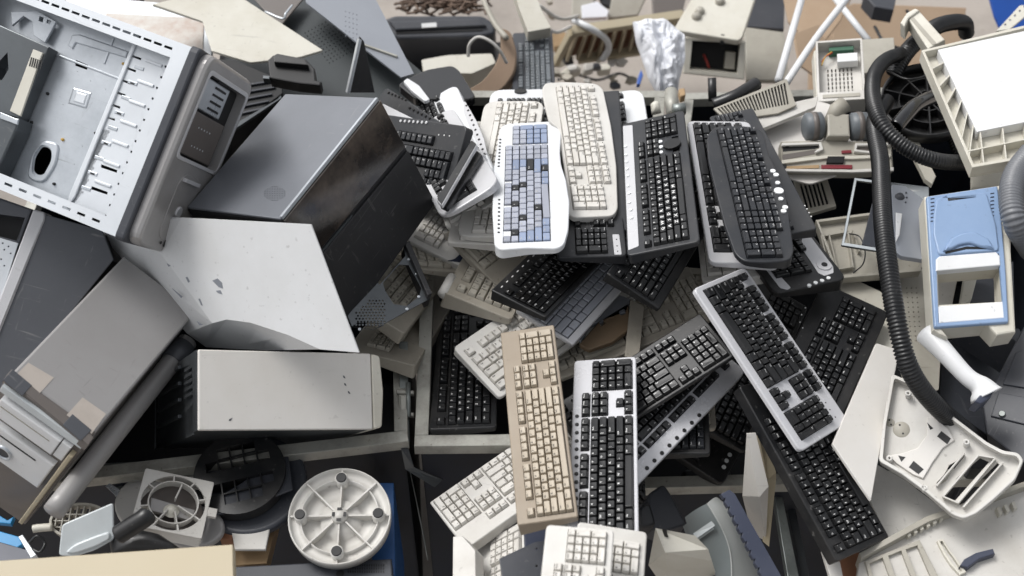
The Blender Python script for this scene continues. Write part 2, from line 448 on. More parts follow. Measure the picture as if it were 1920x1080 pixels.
def keyboard(label, c, z, case='black_plastic', key='black_key', leg='legend_dim', well='well_black', style='std', L=.45, W=.165,
             m=(.009, .009, .016, .010), r=.008, th=.022, gap=.35, gf=.32, gap2=None, outline=None, n=(0, 0, 1), ns=.16, blocks=True, letters='', extra=None, group=None,
             bev=.0025, hold=(), name='computer_keyboard', keys=True, cord=None, missing=(), key2=None):
    """c = photo corners front-left, front-right, back-right, back-left as typed; m = left, right, back, front margins"""
    M, s = fit([(0, 0, 0), (1, 0, 0), (1, 1, 0), (0, 1, 0)], c, z, (L, W, .02), n=n, ns=ns)
    fr = Frame(M, s); Lx, Wy = s[0], s[1]
    root = empty(name, label, 'keyboard', M, group)
    K, kw, kh = layout(gap, gf, letters=letters, full=not blocks, gap2=gap2)
    ax = (Lx - m[0] - m[1]) / kw; ay = (Wy - m[2] - m[3]) / kh
    x0 = -Lx / 2 + m[0]; y1 = Wy / 2 - m[2]
    bl = {}
    for (x, y, w, h, t, b) in K:
        q = bl.setdefault(b if blocks else ('pad' if b == 'pad' else 'all'), [1e9, 1e9, -1e9, -1e9])
        q[0] = min(q[0], x); q[1] = min(q[1], y); q[2] = max(q[2], x + w); q[3] = max(q[3], y + h)
    e = .0006
    if blocks: # arrows: one inverted T
        pass
    holes = [rect(x0 + q[0] * ax - e, y1 - q[3] * ay - e, x0 + q[2] * ax + e, y1 - q[1] * ay + e) for q in bl.values()]
    if blocks and 'arrow' in bl:
        qa, qs = bl.pop('arrow'), bl.pop('arrows')
        holes = [rect(x0 + q[0] * ax - e, y1 - q[3] * ay - e, x0 + q[2] * ax + e, y1 - q[1] * ay + e) for q in bl.values()]
        X = lambda u: x0 + u * ax; Y = lambda v: y1 - v * ay
        holes.append([(X(qs[0]) - e, Y(qs[3]) - e), (X(qs[2]) + e, Y(qs[3]) - e), (X(qs[2]) + e, Y(qs[1]) + e), (X(qa[2]) + e, Y(qs[1]) + e), (X(qa[2]) + e, Y(qa[1]) + e),
                      (X(qa[0]) - e, Y(qa[1]) + e), (X(qa[0]) - e, Y(qs[1]) + e), (X(qs[0]) - e, Y(qs[1]) + e)])
    if outline: poly = rpoly(ccw(fr.pts(outline)), .012, 4)
    else: poly = rpoly([(-Lx / 2, -Wy / 2), (Lx / 2, -Wy / 2), (Lx / 2, Wy / 2), (-Lx / 2, Wy / 2)], r, 5)
    b = MB()
    top = 0.0
    # shell: thin lid with the openings, then a body below with the well floor
    b.prism(poly, -.0035, top, holes=holes, bev=bev, side_mi=0)
    low = poly
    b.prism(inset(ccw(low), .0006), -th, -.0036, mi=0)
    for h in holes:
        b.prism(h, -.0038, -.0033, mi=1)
    if not blocks:
        y_ = 1 + gf; xn = 15 + gap; G = .06
        for (xa, xb, ya, yb) in ((1 + G, 2 - G, 0, 1 - G), (6 + G, 6.5 - G, 0, 1 - G), (10.5 + G, 11 - G, 0, 1 - G)):
            b.box(x0 + xa * ax, x0 + xb * ax, y1 - yb * ay, y1 - ya * ay, -.0034, -.0002)
    for i, (x, y, w) in enumerate(b.v):
        if w < -th + 1e-5: b.v[i] = (x, y, -.005 - (th - .005) * (.28 + .72 * (y / Wy + .5)))
    o = b.build('case', [case, well], root)
    if keys:
        rest = MB(); cnt = 0
        for (x, y, w, h, t, bk) in K:
            if (bk, t) in missing or t in missing: continue
            cxk = x0 + (x + w / 2) * ax; cyk = y1 - (y + h / 2) * ay
            me = key_mesh(style, w, h, t)
            if key2 and random.random() < key2[1] and bk == 'main': key_, = (key2[0],)
            else: key_ = None
            mk = key_ if key_ else key[1] if isinstance(key, tuple) and (w > 1.1 and w < 4 or h > 1) else (key[0] if isinstance(key, tuple) else key)
            ko = bpy.data.objects.new('key', me)
            COL.objects.link(ko); ko.parent = root
            ko.location = (cxk + random.uniform(-1, 1) * .0002, cyk, random.uniform(-.5, .3) * .0004)
            ko.rotation_euler = (random.gauss(0, .012), random.gauss(0, .012), random.gauss(0, .008))
            ko.scale = (ax / U, ay / U, 1)
            ko.material_slots[0].link = 'OBJECT'; ko.material_slots[0].material = M_(mk)
            ko.material_slots[1].link = 'OBJECT' ; ko.material_slots[1].material = M_(leg)
            cnt += 1; NKEY[0] += 1
            if cnt > 99:   # beyond a hundred: one object for the rest
                dx = Matrix.LocRotScale(ko.location, ko.rotation_euler, ko.scale)
                rest.add([dx @ v.co for v in me.vertices], [tuple(p.vertices) for p in me.polygons], 0)
                for i, p in enumerate(me.polygons): rest.m[len(rest.m) - len(me.polygons) + i] = p.material_index
                bpy.data.objects.remove(ko)
        if rest.v:
            ro = rest.build('keys', [mk, leg], root); ro['kind'] = 'stuff'
    if extra: extra(fr, root, Lx, Wy)
    return root, fr
def dots(px, r=.0022, m='button_black', name='button', h=.0015, ry=None, rot=0):
    def f(fr, root, Lx, Wy):
        for q in px:
            u, v = fr.uv(*q[:2])
            MB().disc((0, 0), q[2] if len(q) > 2 else r, -.001, h, 14, bev=.0004, ry=ry, rot=rot).build(name, m, root, Matrix.Translation((u, v, 0)))
    return f
def line_pts(a, b, n): return [(a[0] + (b[0] - a[0]) * i / (n - 1), a[1] + (b[1] - a[1]) * i / (n - 1)) for i in range(n)]
def multi(*fs):
    def f(*a):
        for g in fs: g(*a)
    return f
def patch(px, m, name, th=.002, w=.0012, r=.003):
    "raised plate lying on the case (pixel outline)"
    def f(fr, root, Lx, Wy):
        MB().prism(rpoly(ccw(fr.pts(px)), r, 3), w - th, w, bev=.0005).build(name, m, root)
    return f
# ------------------------------------------------------------------ the keyboards of the heap
silver = dict(case='silver_plastic'); CR = dict(case='cream', key='cream_key', leg='legend_dark', well='well_cream')
BG = dict(case='beige', key='beige_key', leg='legend_dark', well='well_beige')
keyboard('white keyboard with blue-grey keys and a waisted palm rest, topmost in the middle',
 [(1062,459),(1046,228),(938,236),(924,462)], 1.235, case='white_plastic', key=('grey_key','blue_key'), leg='legend_dim', well='well_black', style='low', L=.46, W=.17, m=(.012,.010,.018,.028), gap=.0, gap2=.3, gf=.0, blocks=False, key2=('black_key',.13),
 outline=[(937,240),(948,232),(1046,226),(1053,240),(1050,285),(1052,308),(1061,335),(1068,378),(1066,430),(1058,458),(1045,466),(990,464),(938,468),(927,460),(923,400),(925,320)],
 extra=multi(dots(line_pts((938,262),(935,312),9), .0022), dots(line_pts((936,375),(935,436),9), .0022)))
keyboard('cream split-row keyboard with an off-white wavy case lying right of the white and blue one',
 [(1019,157),(1066,404),(1157,398),(1128,158)], 1.2, L=.47, W=.19, m=(.012,.012,.014,.022), gap=.25, **CR,
 outline=[(1016,166),(1022,155),(1060,153),(1118,156),(1131,166),(1146,235),(1156,310),(1159,392),(1150,405),(1075,408),(1064,400),(1060,330),(1050,270),(1048,240),(1030,228),(1021,195)])
keyboard('black keyboard with big white letters, a round cursor pad and a silver side strip',
 [(1310,452),(1279,207),(1168,232),(1178,480)], 1.235, case='charcoal', key='black_key', leg='legend_white', L=.47, W=.2, m=(.012,.011,.034,.018), gap=.35, letters='y', style='std', r=.01,
 extra=multi(patch([(1168,237),(1186,235),(1198,462),(1178,470)], 'silver_plastic', 'button_strip'), dots([(1173,276),(1174,292),(1175,305),(1176,318),(1177,331),(1178,350),(1180,364),(1180,381),(1183,395),(1184,410)], .0036, 'button_white', 'button', .0035),
  dots([(1238,267,.0052),(1239,277,.0052),(1239,287,.0052)], .005, 'button_white', 'button', .003), dots([(1261,273,.018)], .018, 'button_black', 'cursor_pad', .006)), missing=(('arrow','^'),('arrows','<'),('arrows','v'),('arrows','>')))
keyboard('glossy black curved keyboard with white oval media buttons, right end of the row',
 [(1322,240),(1386,492),(1490,486),(1428,238)], 1.25, case='charcoal', key='charcoal_key', leg='legend_dim', L=.47, W=.18, m=(.008,.008,.014,.022), gap=.0, gap2=.08, gf=.0, style='std', blocks=False,
 outline=[(1325,262),(1330,246),(1345,236),(1400,236),(1425,240),(1434,256),(1442,290),(1462,330),(1476,375),(1482,420),(1489,470),(1482,488),(1440,492),(1395,490),(1378,476),(1358,420),(1340,350),(1328,300)],
 extra=multi(dots([(1449,322,.0055),(1455,329,.0055),(1458,344,.005),(1460,359,.0095),(1464,374,.005),(1472,390,.0055),(1469,397,.0055)], .005, 'button_white', 'button', .003)))
keyboard('silver framed black keyboard showing only its edge beneath the glossy black curved one',
 [(1286,226),(1336,494),(1458,492),(1408,228)], 1.2, case='silver_plastic', key='black_key', L=.47, W=.2, m=(.012,.028,.02,.012), r=.018)
keyboard('black keyboard lying under the curved one, only its right edge with status lights in sight',
 [(1340,214),(1440,452),(1531,424),(1402,206)], 1.165, case='charcoal', key='charcoal_key', m=(.01,.012,.03,.01), extra=dots([(1509,386),(1513,392),(1517,399),(1521,406)], .0016, 'legend_white','light',.001))
keyboard('black keyboard with silver trim, round silver dial and white buttons on its number pad end',
 [(1300,345),(1462,553),(1578,520),(1440,325)], 1.11, case='black_plastic', key='black_key', L=.5, W=.2, m=(.01,.038,.036,.022), r=.02, th=.03, style='std',
 extra=multi(patch([(1505,445),(1518,442),(1562,500),(1563,512),(1546,518),(1534,512),(1500,462)], 'silver_plastic', 'trim'), patch([(1432,500),(1442,496),(1483,540),(1476,544),(1462,540)], 'silver_plastic', 'trim'),
  dots([(1545,499,.015)], .015, 'silver_plastic', 'dial', .004), dots([(1545,499,.006)], .006, 'button_black', 'dial_cap', .0055), dots([(1517,536),(1529,531),(1541,527),(1553,522)], .0042, 'button_white','button',.0025)))
keyboard('large silver keyboard with black keys slanting down to the right across the heap',
 [(1303,541),(1501,848),(1592,789),(1396,501)], 1.15, case='bright_silver', key='black_key', L=.46, W=.17, m=(.010,.016,.014,.018), r=.012, th=.02,
 extra=dots([(1548,755),(1556,768),(1566,782)], .0013, 'button_black', 'light', .0008))
keyboard('long plain black keyboard sloping down at the lower right, Esc key at its bottom corner',
 [(1665,1010),(1490,690),(1385,728),(1572,1050)], 1.06, case='black_plastic', key='black_key', leg='legend_white', L=.46, W=.16, m=(.012,.01,.011,.008), r=.006)
keyboard('matte black keyboard with thick rounded rim, behind the silver slanting one on the right',
 [(1535,868),(1672,582),(1538,532),(1418,798)], 1.05, case='black_plastic', key='black_key', leg='legend_white', L=.46, W=.2, m=(.012,.016,.030,.022), r=.016, th=.034,
 extra=dots([(1503,590),(1510,577),(1500,604),(1505,615)], .0014, 'legend_white','light',.001))
keyboard('flat black keyboard with crisp white legends, half covered by the silver diagonal one',
 [(1090,852),(1371,664),(1317,587),(1036,762)], 1.11, n=(-.14,0,1), ns=.06, case='black_plastic', key='black_key', leg='legend_white', L=.46, W=.155, m=(.01,.008,.012,.006), r=.005, th=.014)
keyboard('silver keyboard with a row of round black buttons, running diagonally to the lower left',
 [(1300,612),(1050,862),(1145,960),(1397,697)], 1.075, n=(.05,-.05,1), ns=.05, case='bright_silver', key='black_key', L=.47, W=.165, m=(.014,.010,.030,.01), r=.016, th=.016,
 extra=dots(line_pts((1311,779),(1213,878),8), .0038, 'button_black', 'button', .002))
keyboard('silver keyboard lying upright at the bottom centre, round black buttons down its left side',
 [(1193,1030),(1192,668),(1077,676),(1068,1036)], 1.165, case='bright_silver', key='black_key', leg='legend_white', L=.46, W=.17, m=(.01,.010,.017,.007), gf=.2, r=.008, th=.018,
 extra=dots(line_pts((1082,781),(1080,966),13), .0034, 'button_black', 'button', .002))
keyboard('yellowed tan keyboard with tan keys, the longest one lying upright in the middle',
 [(1072,966),(1043,612),(934,620),(982,988)], 1.195, case='tan', key='tan_key', leg='legend_dark', well='well_beige', L=.46, W=.165, m=(.01,.012,.018,.006), r=.004, th=.034)
keyboard('black keyboard lying in the dark inside the steel bin, left of the cream ones',
 [(934,800),(925,548),(832,550),(802,806)], .93, case='black_plastic', key='black_key', leg='legend_white', L=.46, W=.17, m=(.012,.01,.014,.012), r=.008)
keyboard('cream keyboard tilted to the left with a translucent blue corner, behind the tan one',
 [(937,745),(1215,545),(1135,455),(850,655)], 1.03, L=.46, W=.17, m=(.012,.01,.018,.012), r=.01, **CR)
keyboard('cream keyboard at the lower left of the heap, number pad hanging over the dark gap',
 [(1080,752),(804,944),(876,1027),(1150,832)], .98, L=.46, W=.165, m=(.01,.006,.024,.005), r=.004, **CR)
keyboard('dirty white keyboard at the bottom edge with yellowed number keys, nearest to the viewer',
 [(1120,1390),(1150,994),(1028,984),(985,1385)], 1.31, n=(0,-.1,1), ns=.04, L=.46, W=.17, m=(.01,.006,.018,.010), r=.008, **CR)
keyboard('cream keyboard under the dirty white one at the bottom edge, only its number pad clear',
 [(1178,1400),(1216,1004),(1080,972),(1050,1380)], 1.235, n=(0,-.1,1), ns=.04, L=.46, W=.17, m=(.01,.022,.018,.010), r=.008, **CR)
keyboard('cream keyboard at the bottom edge leaning beneath the number pad of its neighbour',
 [(985,1330),(985,976),(892,1018),(880,1380)], .99, L=.46, W=.165, m=(.01,.010,.022,.010), r=.004, **CR)
keyboard('grey-beige keyboard corner with large number keys poking out under the white and blue one',
 [(1085,250),(833,440),(932,536),(1178,340)], 1.085, L=.46, W=.17, m=(.01,.008,.016,.008), r=.004, **BG)
keyboard('beige keyboard with a rounded hinge at its back edge, above the dark bin',
 [(958,592),(1060,392),(950,330),(833,556)], 1.04, L=.46, W=.19, m=(.02,.01,.02,.012), r=.01, th=.04, **BG,
 extra=lambda fr, root, Lx, Wy: MB().tube([(-Lx/2+.002,Wy/2,-.008),(-Lx/2+.06,Wy/2,-.008)], .011, 14).build('hinge', 'cream', root))
keyboard('shiny black keyboard with white dashes along its edge, in the middle of the heap',
 [(1019,592),(1200,415),(1105,365),(926,547)], 1.135, case='black_plastic', key='button_black', leg='legend_white', L=.44, W=.165, m=(.008,.008,.024,.008), r=.005, th=.024, style='low',
 extra=dots(line_pts((941,538),(1010,470),8), .0035, 'legend_white', 'light', .001, ry=.0012, rot=.0))
keyboard('slim silver-grey keyboard with flat silver keys, lying between two black ones',
 [(1073,646),(1290,405),(1190,345),(968,580)], 1.09, case='silver_plastic', key='silver_key', leg='legend_dim', L=.44, W=.16, m=(.006,.006,.014,.016), r=.004, th=.014, style='low', well='well_black')
keyboard('black keyboard slanting right under the lettered one, white legends on its end keys',
 [(1233,580),(1378,345),(1290,290),(1142,512)], 1.15, case='black_plastic', key='black_key', leg='legend_white', L=.44, W=.165, m=(.008,.008,.014,.018), r=.004, th=.024)
keyboard('black keyboard with a silver light strip, its number pad showing below the cream wavy one',
 [(1040,240),(1048,482),(1172,480),(1150,235)], 1.175, case='charcoal', key='black_key', leg='legend_dim', L=.46, W=.2, m=(.01,.008,.020,.036), r=.012,
 extra=multi(patch([(1148,440),(1161,440),(1166,478),(1152,478)], 'silver_plastic', 'trim'), dots([(1156,450),(1157,462),(1158,472)], .0014,'button_black','light',.002)))
keyboard('flat charcoal keyboard squeezed between the cream wavy one and the lettered one',
 [(1045,180),(1058,436),(1172,434),(1163,166)], 1.183, case='charcoal', key='black_key', L=.47, W=.19, m=(.01,.008,.05,.01), r=.005)
keyboard('white keyboard corner with black function keys at the far side of the heap',
 [(1095,190),(1120,400),(1232,380),(1204,160)], 1.15, case='white_plastic', key='black_key', L=.44, W=.2, m=(.012,.01,.045,.012), r=.045)
keyboard('light grey keyboard with chunky keys and a navy side panel, left end of heap',
 [(935,200),(762,452),(880,505),(1050,262)], 1.09, L=.46, W=.21, m=(.01,.014,.07,.014), r=.018, **CR,
 extra=patch([(838,489),(852,486),(880,462),(925,452),(905,478),(893,490),(870,493)], 'navy', 'button_panel'))
keyboard('cream keyboard end with wide bottom keys, left of the white and blue one',
 [(880,225),(842,456),(962,458),(990,232)], 1.115, L=.46, W=.18, m=(.01,.010,.018,.024), r=.006, **CR)
keyboard('cream keyboard seen edge-on with long slots, under the silver curved one',
 [(768,232),(842,436),(938,366),(858,180)], 1.12, L=.44, W=.17, m=(.01,.012,.016,.012), r=.02, th=.03, **CR)
keyboard('white and silver keyboard with black keys and a grey oval strip of media buttons',
 [(762,215),(820,388),(924,322),(852,158)], 1.15, case='white_plastic', key='black_key', L=.46, W=.2, m=(.012,.022,.048,.016), r=.03, th=.024,
 extra=multi(patch([(869,186),(876,196),(894,228),(908,262),(914,290),(903,285),(885,250),(870,212)], 'silver_plastic', 'button_strip', r=.006), dots(line_pts((872,190),(909,290),12), .0026, 'button_black','button',.003)))
keyboard('silver curved-frame keyboard with black keys, its rounded corner above the cream slotted one',
 [(748,262),(834,406),(930,346),(850,196)], 1.185, n=(-.05,0,1), case='silver_plastic', key='black_key', L=.46, W=.19, m=(.012,.022,.026,.014), r=.035, th=.016)
keyboard('grey keyboard with rows of small round media buttons, half behind the black steel case',
 [(668,250),(828,362),(884,274),(722,163)], 1.125, case='charcoal', key='charcoal_key', L=.46, W=.2, m=(.012,.012,.045,.01), r=.014,
 extra=multi(dots(line_pts((729,174),(761,187),6), .003, 'button_black','button',.003), dots(line_pts((769,203),(806,222),6), .003, 'button_black','button',.003), dots(line_pts((822,221),(836,227),3), .003, 'button_black','button',.003)))
keyboard('dark grey keyboard with tall glinting keys, at the left end on top of its neighbour',
 [(612,345),(838,388),(872,240),(655,202)], 1.155, n=(-.3,0,1), case='charcoal', key='charcoal_key', leg='legend_dim', L=.42, W=.2, m=(.012,.018,.03,.012), r=.014, gap=.1,
 extra=multi(dots(line_pts((752,227),(800,230),7), .0032, 'silver_plastic','button',.002), dots([(823,253),(833,254),(843,255)], .0016, 'legend_white','light',.001)))
keyboard('ivory keyboard with a smooth wide front rim at the far left of the row',
 [(908,192),(862,440),(975,448),(1022,186)], 1.16, L=.46, W=.2, m=(.01,.01,.014,.030), r=.03, **CR)
keyboard('white keyboard with black keys and an oval grey button, behind the ivory one',
 [(905,300),(1132,296),(1130,166),(925,166)], 1.12, case='white_plastic', key='black_key', L=.46, W=.19, m=(.02,.01,.03,.014), r=.03,
 extra=dots([(976,172,.014)], .014, 'button_black', 'oval_button', .004, ry=.007))
keyboard('cream keyboard corner under the silver frame, next to the blue plastic tab',
 [(1290,300),(1322,530),(1430,516),(1396,290)], 1.08, L=.46, W=.17, m=(.01,.016,.02,.012), r=.014, **CR)
keyboard('dusty cream keyboard deep between two black ones, four keys in sight',
 [(1335,800),(1322,505),(1225,495),(1245,800)], .99, L=.46, W=.17, **BG)
keyboard('dull black keyboard deep in the gap with one blue key',
 [(1330,850),(1318,558),(1202,560),(1200,850)], 1.005, case='black_plastic', key='charcoal_key', L=.44, W=.17, m=(.01,.01,.03,.01))
keyboard('black keyboard buried below the diagonal silver one',
 [(1394,842),(1515,580),(1425,520),(1300,795)], .94, case='black_plastic', key='black_key', L=.46, W=.16)
keyboard('black keyboard with a thin white rim and three white buttons, lowest in the gap',
 [(1390,560),(1222,828),(1356,906),(1500,640)], .88, case='black_plastic', key='black_key', L=.44, W=.2, m=(.01,.014,.04,.016), r=.014,
 extra=multi(dots([(1368,853),(1362,864),(1357,876)], .0045, 'button_white','button',.002)))
keyboard('olive-beige keyboard with worn tall keys, below the slim silver-grey one',
 [(1052,712),(1345,590),(1290,500),(1010,610)], 1.0, L=.46, W=.17, m=(.006,.006,.008,.02), r=.004, **BG)
keyboard('stained beige keyboard with a grooved rounded back edge under the dark steel case',
 [(770,420),(645,552),(756,628),(872,476)], 1.0, L=.44, W=.17, m=(.01,.01,.03,.01), th=.03, **BG)
keyboard('grimy beige keyboard at the bottom left of the heap, beneath the grooved one',
 [(745,530),(655,655),(776,684),(856,560)], .94, L=.40, W=.2, m=(.03,.03,.05,.03), th=.03, **BG)
# a ground sheet so that nothing floats over emptiness

keyboard('thin grey keyboard edge between the grey and the dark grey one in the fanned stack',
 [(650,290),(846,392),(902,292),(716,190)], 1.14, n=(-.15,0,1), case='silver_plastic', key='charcoal_key', L=.46, W=.19, m=(.012,.012,.03,.01), r=.014, th=.012)
keyboard('dirty beige keyboard corner at the very bottom of the fanned stack',
 [(700,330),(778,494),(868,520),(840,330)], 1.03, L=.44, W=.17, m=(.01,.01,.02,.012), r=.01, th=.018, **BG)
for lab, px, z, m1 in (('slim silver-edged black board standing steeply beside the dark grey keyboard', [(884,262),(895,270),(828,386),(818,374)], 1.26, 'silver_plastic'), ('slim black board with a thin silver rim, second of the steep pair', [(894,282),(905,291),(838,392),(824,385)], 1.245, 'charcoal')):
    c = (sum(p[0] for p in px)/len(px), sum(p[1] for p in px)/len(px)); f = plane(c[0], c[1], z, (-.25,.1,1))
    o = slab('slim_board', lab, 'slim board', f, px, .008, m1, r=.004)
    MB().prism(inset(rpoly(ccw(f.pts(px)), .004, 3), .0018), 0, .0012).build('dark_face', 'black_plastic' , o)
slab('white_corner', 'white keyboard shell corner peeping out behind the grey one', 'plastic shell', plane(775,168,1.13), [(756,152),(764,146),(786,160),(806,186),(797,190),(772,170)], .008, 'white_plastic', r=.004)

# ------------------------------------------------------------------ more materials
mat('steel', 'c9ced3', .3, metal=.45, dirt=.75, dirtcol='868c92', scale=5, specks=.1, scr=0.5)
mat('steel_white', 'd9dde1', .35, metal=.3, dirt=.2, dirtcol='8b9096', scale=5, scr=0.4)
mat('steel_dark', '5c6063', .38, metal=.7, dirt=.5, dirtcol='2f2f30', scale=6, scr=0.5)
mat('galv', '8f9593', .42, metal=.6, dirt=.6, dirtcol='4a4b48', scale=9, specks=.3, scr=0.6)
mat('rail', 'a8a79f', .5, metal=.3, dirt=.75, dirtcol='4c4740', scale=14, specks=.6)
mat('grey_paint', '8f939a', .38, dirt=.25, dirtcol='6a6d72', scale=3, metal=.25, scr=0.45)
mat('case_grey', '787b81', .34, dirt=.35, dirtcol='54565a', scale=3, metal=.25, scr=.4)
mat('graphite', '56585d', .36, dirt=.3, dirtcol='3a3b3d', scale=4, metal=.2, scr=0.45)
mat('gloss_black', '231f1d', .13, dirt=1.0, dirtcol='6a5d52', scale=6, rvar=.1, coat=.4, scr=0.3)  # brown tone paints reflections into the gloss, besides smudges
mat('matte_black', '1a1a1c', .55, dirt=.35, dirtcol='37373a', scale=7, specks=.15, scr=0.35)
mat('soft_black', '0e0e10', .5, dirt=.2, dirtcol='2c2c2e')
mat('white_paint', 'dedfe0', .4, dirt=.28, dirtcol='a9a79f', scale=4, specks=.25, scr=0.35)
mat('warm_white', 'd2cfca', .45, dirt=.22, dirtcol='a59c8a', scale=4, specks=.15, scr=0.35)
mat('bezel_silver', 'a6a4a3', .3, metal=.3, dirt=.4, dirtcol='77716c', scale=5, scr=.4)
mat('pipe_black', '141416', .16, dirt=.2, dirtcol='3c3c3e', coat=.4)
mat('taupe', '9b9998', .42, dirt=.3, dirtcol='7f7b77', scale=4, metal=.15, scr=0.4)
mat('taupe_dark', '67615d', .45, dirt=.25, dirtcol='554c45')
mat('label_paper', 'b5aca3', .7, dirt=.35, dirtcol='897f76', scale=20)
mat('ivory', 'cdcabf', .48, dirt=.3, dirtcol='8f8264', scale=6, specks=.2, scr=0.35)
mat('sand', 'b0a58d', .55, dirt=.15, dirtcol='b3a27e', scale=3, scr=0.2)
mat('offwhite', 'cdcbc6', .5, dirt=.4, dirtcol='82796a', scale=6, specks=.35, scr=0.5)
mat('greybeige', 'a7a398', .5, dirt=.4, dirtcol='6b6457', scale=6, specks=.35, scr=0.5)
mat('rusty', 'b3b2ae', .5, metal=.3, dirt=1.0, dirtcol='8a5a33', scale=5)
mat('slate', '33363d', .45, dirt=.3, dirtcol='5b5b5e', specks=.2, scr=0.35)
mat('toothed', '373c4c', .45, dirt=.3, dirtcol='5b5f6c', specks=.2)
mat('blue_plastic', '889fbe', .36, dirt=.35, specks=.2, dirtcol='5c79a2', scale=5, scr=0.35)
mat('blue_sheet', '1f4f86', .45, dirt=.4, dirtcol='163353')
mat('cyan_sheet', '1e84bb', .45, dirt=.3, dirtcol='15506f')
mat('greengrey', '8a8c8a', .42, dirt=.3, dirtcol='666a60', scale=5, scr=0.35)
mat('greengrey_d', '6c7273', .38, dirt=.3, dirtcol='4b524e', scale=5)
mat('cardboard', 'a38d76', .8, dirt=.35, dirtcol='80644a', scale=5)
mat('wood', 'a58a68', .7, dirt=.4, dirtcol='6d553a', scale=12)
mat('hose', '17181a', .33, dirt=.25, dirtcol='5a5856', specks=.1)
mat('hose_grey', '6d6f73', .4, dirt=.2, dirtcol='5a5b5d')
mat('roller_grey', '666b6f', .45, dirt=.3, dirtcol='3f4347')
mat('pcb', '2c5b45', .4, dirt=.2)
mat('red_dark', '7b2c34', .45, dirt=.3)
mat('wire_red', 'a03530', .5); mat('wire_yellow', 'c9a24b', .5); mat('wire_blue', '3d64b4', .5)
mat('fabric', '8a7664', .9, dirt=.4, dirtcol='5b4a3d')
mat('wicker', '6b594c', .8, dirt=.5, dirtcol='3b2f28')
mat('bag_white', 'dfe1e6', .75, dirt=.12, spec=.2, dirtcol='b7bccb', scale=9)
mat('brown_wood', '7b5239', .75, dirt=.4)
mat('clear', 'c9cfd1', .2, dirt=.2)
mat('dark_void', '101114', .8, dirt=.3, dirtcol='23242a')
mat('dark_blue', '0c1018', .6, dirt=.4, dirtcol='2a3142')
# ------------------------------------------------------------------ helpers
def face(fr, k):
    R, c, (L, W, T) = fr.R, fr.c, fr.size; U_, V_, N_ = R[:, 0], R[:, 1], R[:, 2]
    q = {'u+': (V_, N_, U_, c + U_ * L / 2 - N_ * T / 2), 'u-': (-V_, N_, -U_, c - U_ * L / 2 - N_ * T / 2),
         'v+': (-U_, N_, V_, c + V_ * W / 2 - N_ * T / 2), 'v-': (U_, N_, -V_, c - V_ * W / 2 - N_ * T / 2)}[k]
    M = np.eye(4); M[:3, 0], M[:3, 1], M[:3, 2], M[:3, 3] = q
    f = Frame(M); f.size = (W if k[0] == 'u' else L, T, 0); return f
def rel(root, fr): return root.matrix_world.inverted() @ fr.mat() if False else Matrix(root['_m']).inverted() @ fr.mat()
def thing(name, label, cat, fr, group=None):
    o = empty(name, label, cat, fr.M, group); o.matrix_basis = fr.mat(); return o
def prt(mb, name, m, root, rfr, fr=None):
    return mb.build(name, m, root, None if fr is None or fr is rfr else rfr.mat().inverted() @ fr.mat())
def cen(px): return (sum(p[0] for p in px) / len(px), sum(p[1] for p in px) / len(px))
def sl(name, label, cat, px, z, th, m, n=(0, 0, 1), **k):
    c = cen(px); f = plane(c[0], c[1], z, n)
    return slab(name, label, cat, f, px, th, m, **k)
def tilt(px, z0, z1, z2):
    "frame through the first three outline points at the given heights"
    return plane3((*px[0], z0), (*px[1], z1), (*px[2], z2))
def bx(name, fr, root, px, w0, w1, m, bev=.001, holes=(), r=0, rf=None, wp=None, seg=3):
    "part of a thing: outline in pixels seen at level wp (default the top level)"
    wl = w1 if wp is None else wp
    p = fr.pts(px, wl)
    if r: p = rpoly(ccw(p), r, seg)
    return prt(MB().prism(p, w0, w1, bev=bev, holes=[fr.pts(h, wl) for h in holes]), name, m, root, rf or fr, fr)
def beam(a, b, wd, ht):
    "box between world points a and b, its top face along them"
    a = np.array(a, float); b = np.array(b, float); ux = norm(b - a); uy = norm(np.cross([0, 0, 1.0], ux)); n = np.cross(ux, uy)
    M = np.eye(4); M[:3, 0] = ux; M[:3, 1] = uy; M[:3, 2] = n; M[:3, 3] = a
    L = float(np.linalg.norm(b - a))
    return Matrix(M.tolist()), MB().box(0, L, -wd / 2, wd / 2, -ht, 0, bev=.0012)
def tb(name, label, cat, pts, r, m, seg=12, group=None, **k):
    "tube through (px,py,z) points"
    P3 = [at(*p) for p in pts]; c = P3[0]
    pp = spline([Vector((p - c).tolist()) for p in P3], 8) if len(P3) > 2 else [Vector((p - c).tolist()) for p in P3]
    o = MB().tube(pp, r, seg, **k).build(name, m, None, Matrix.Translation(Vector(c.tolist())))
    return tag(o, label, cat, group) if label else o
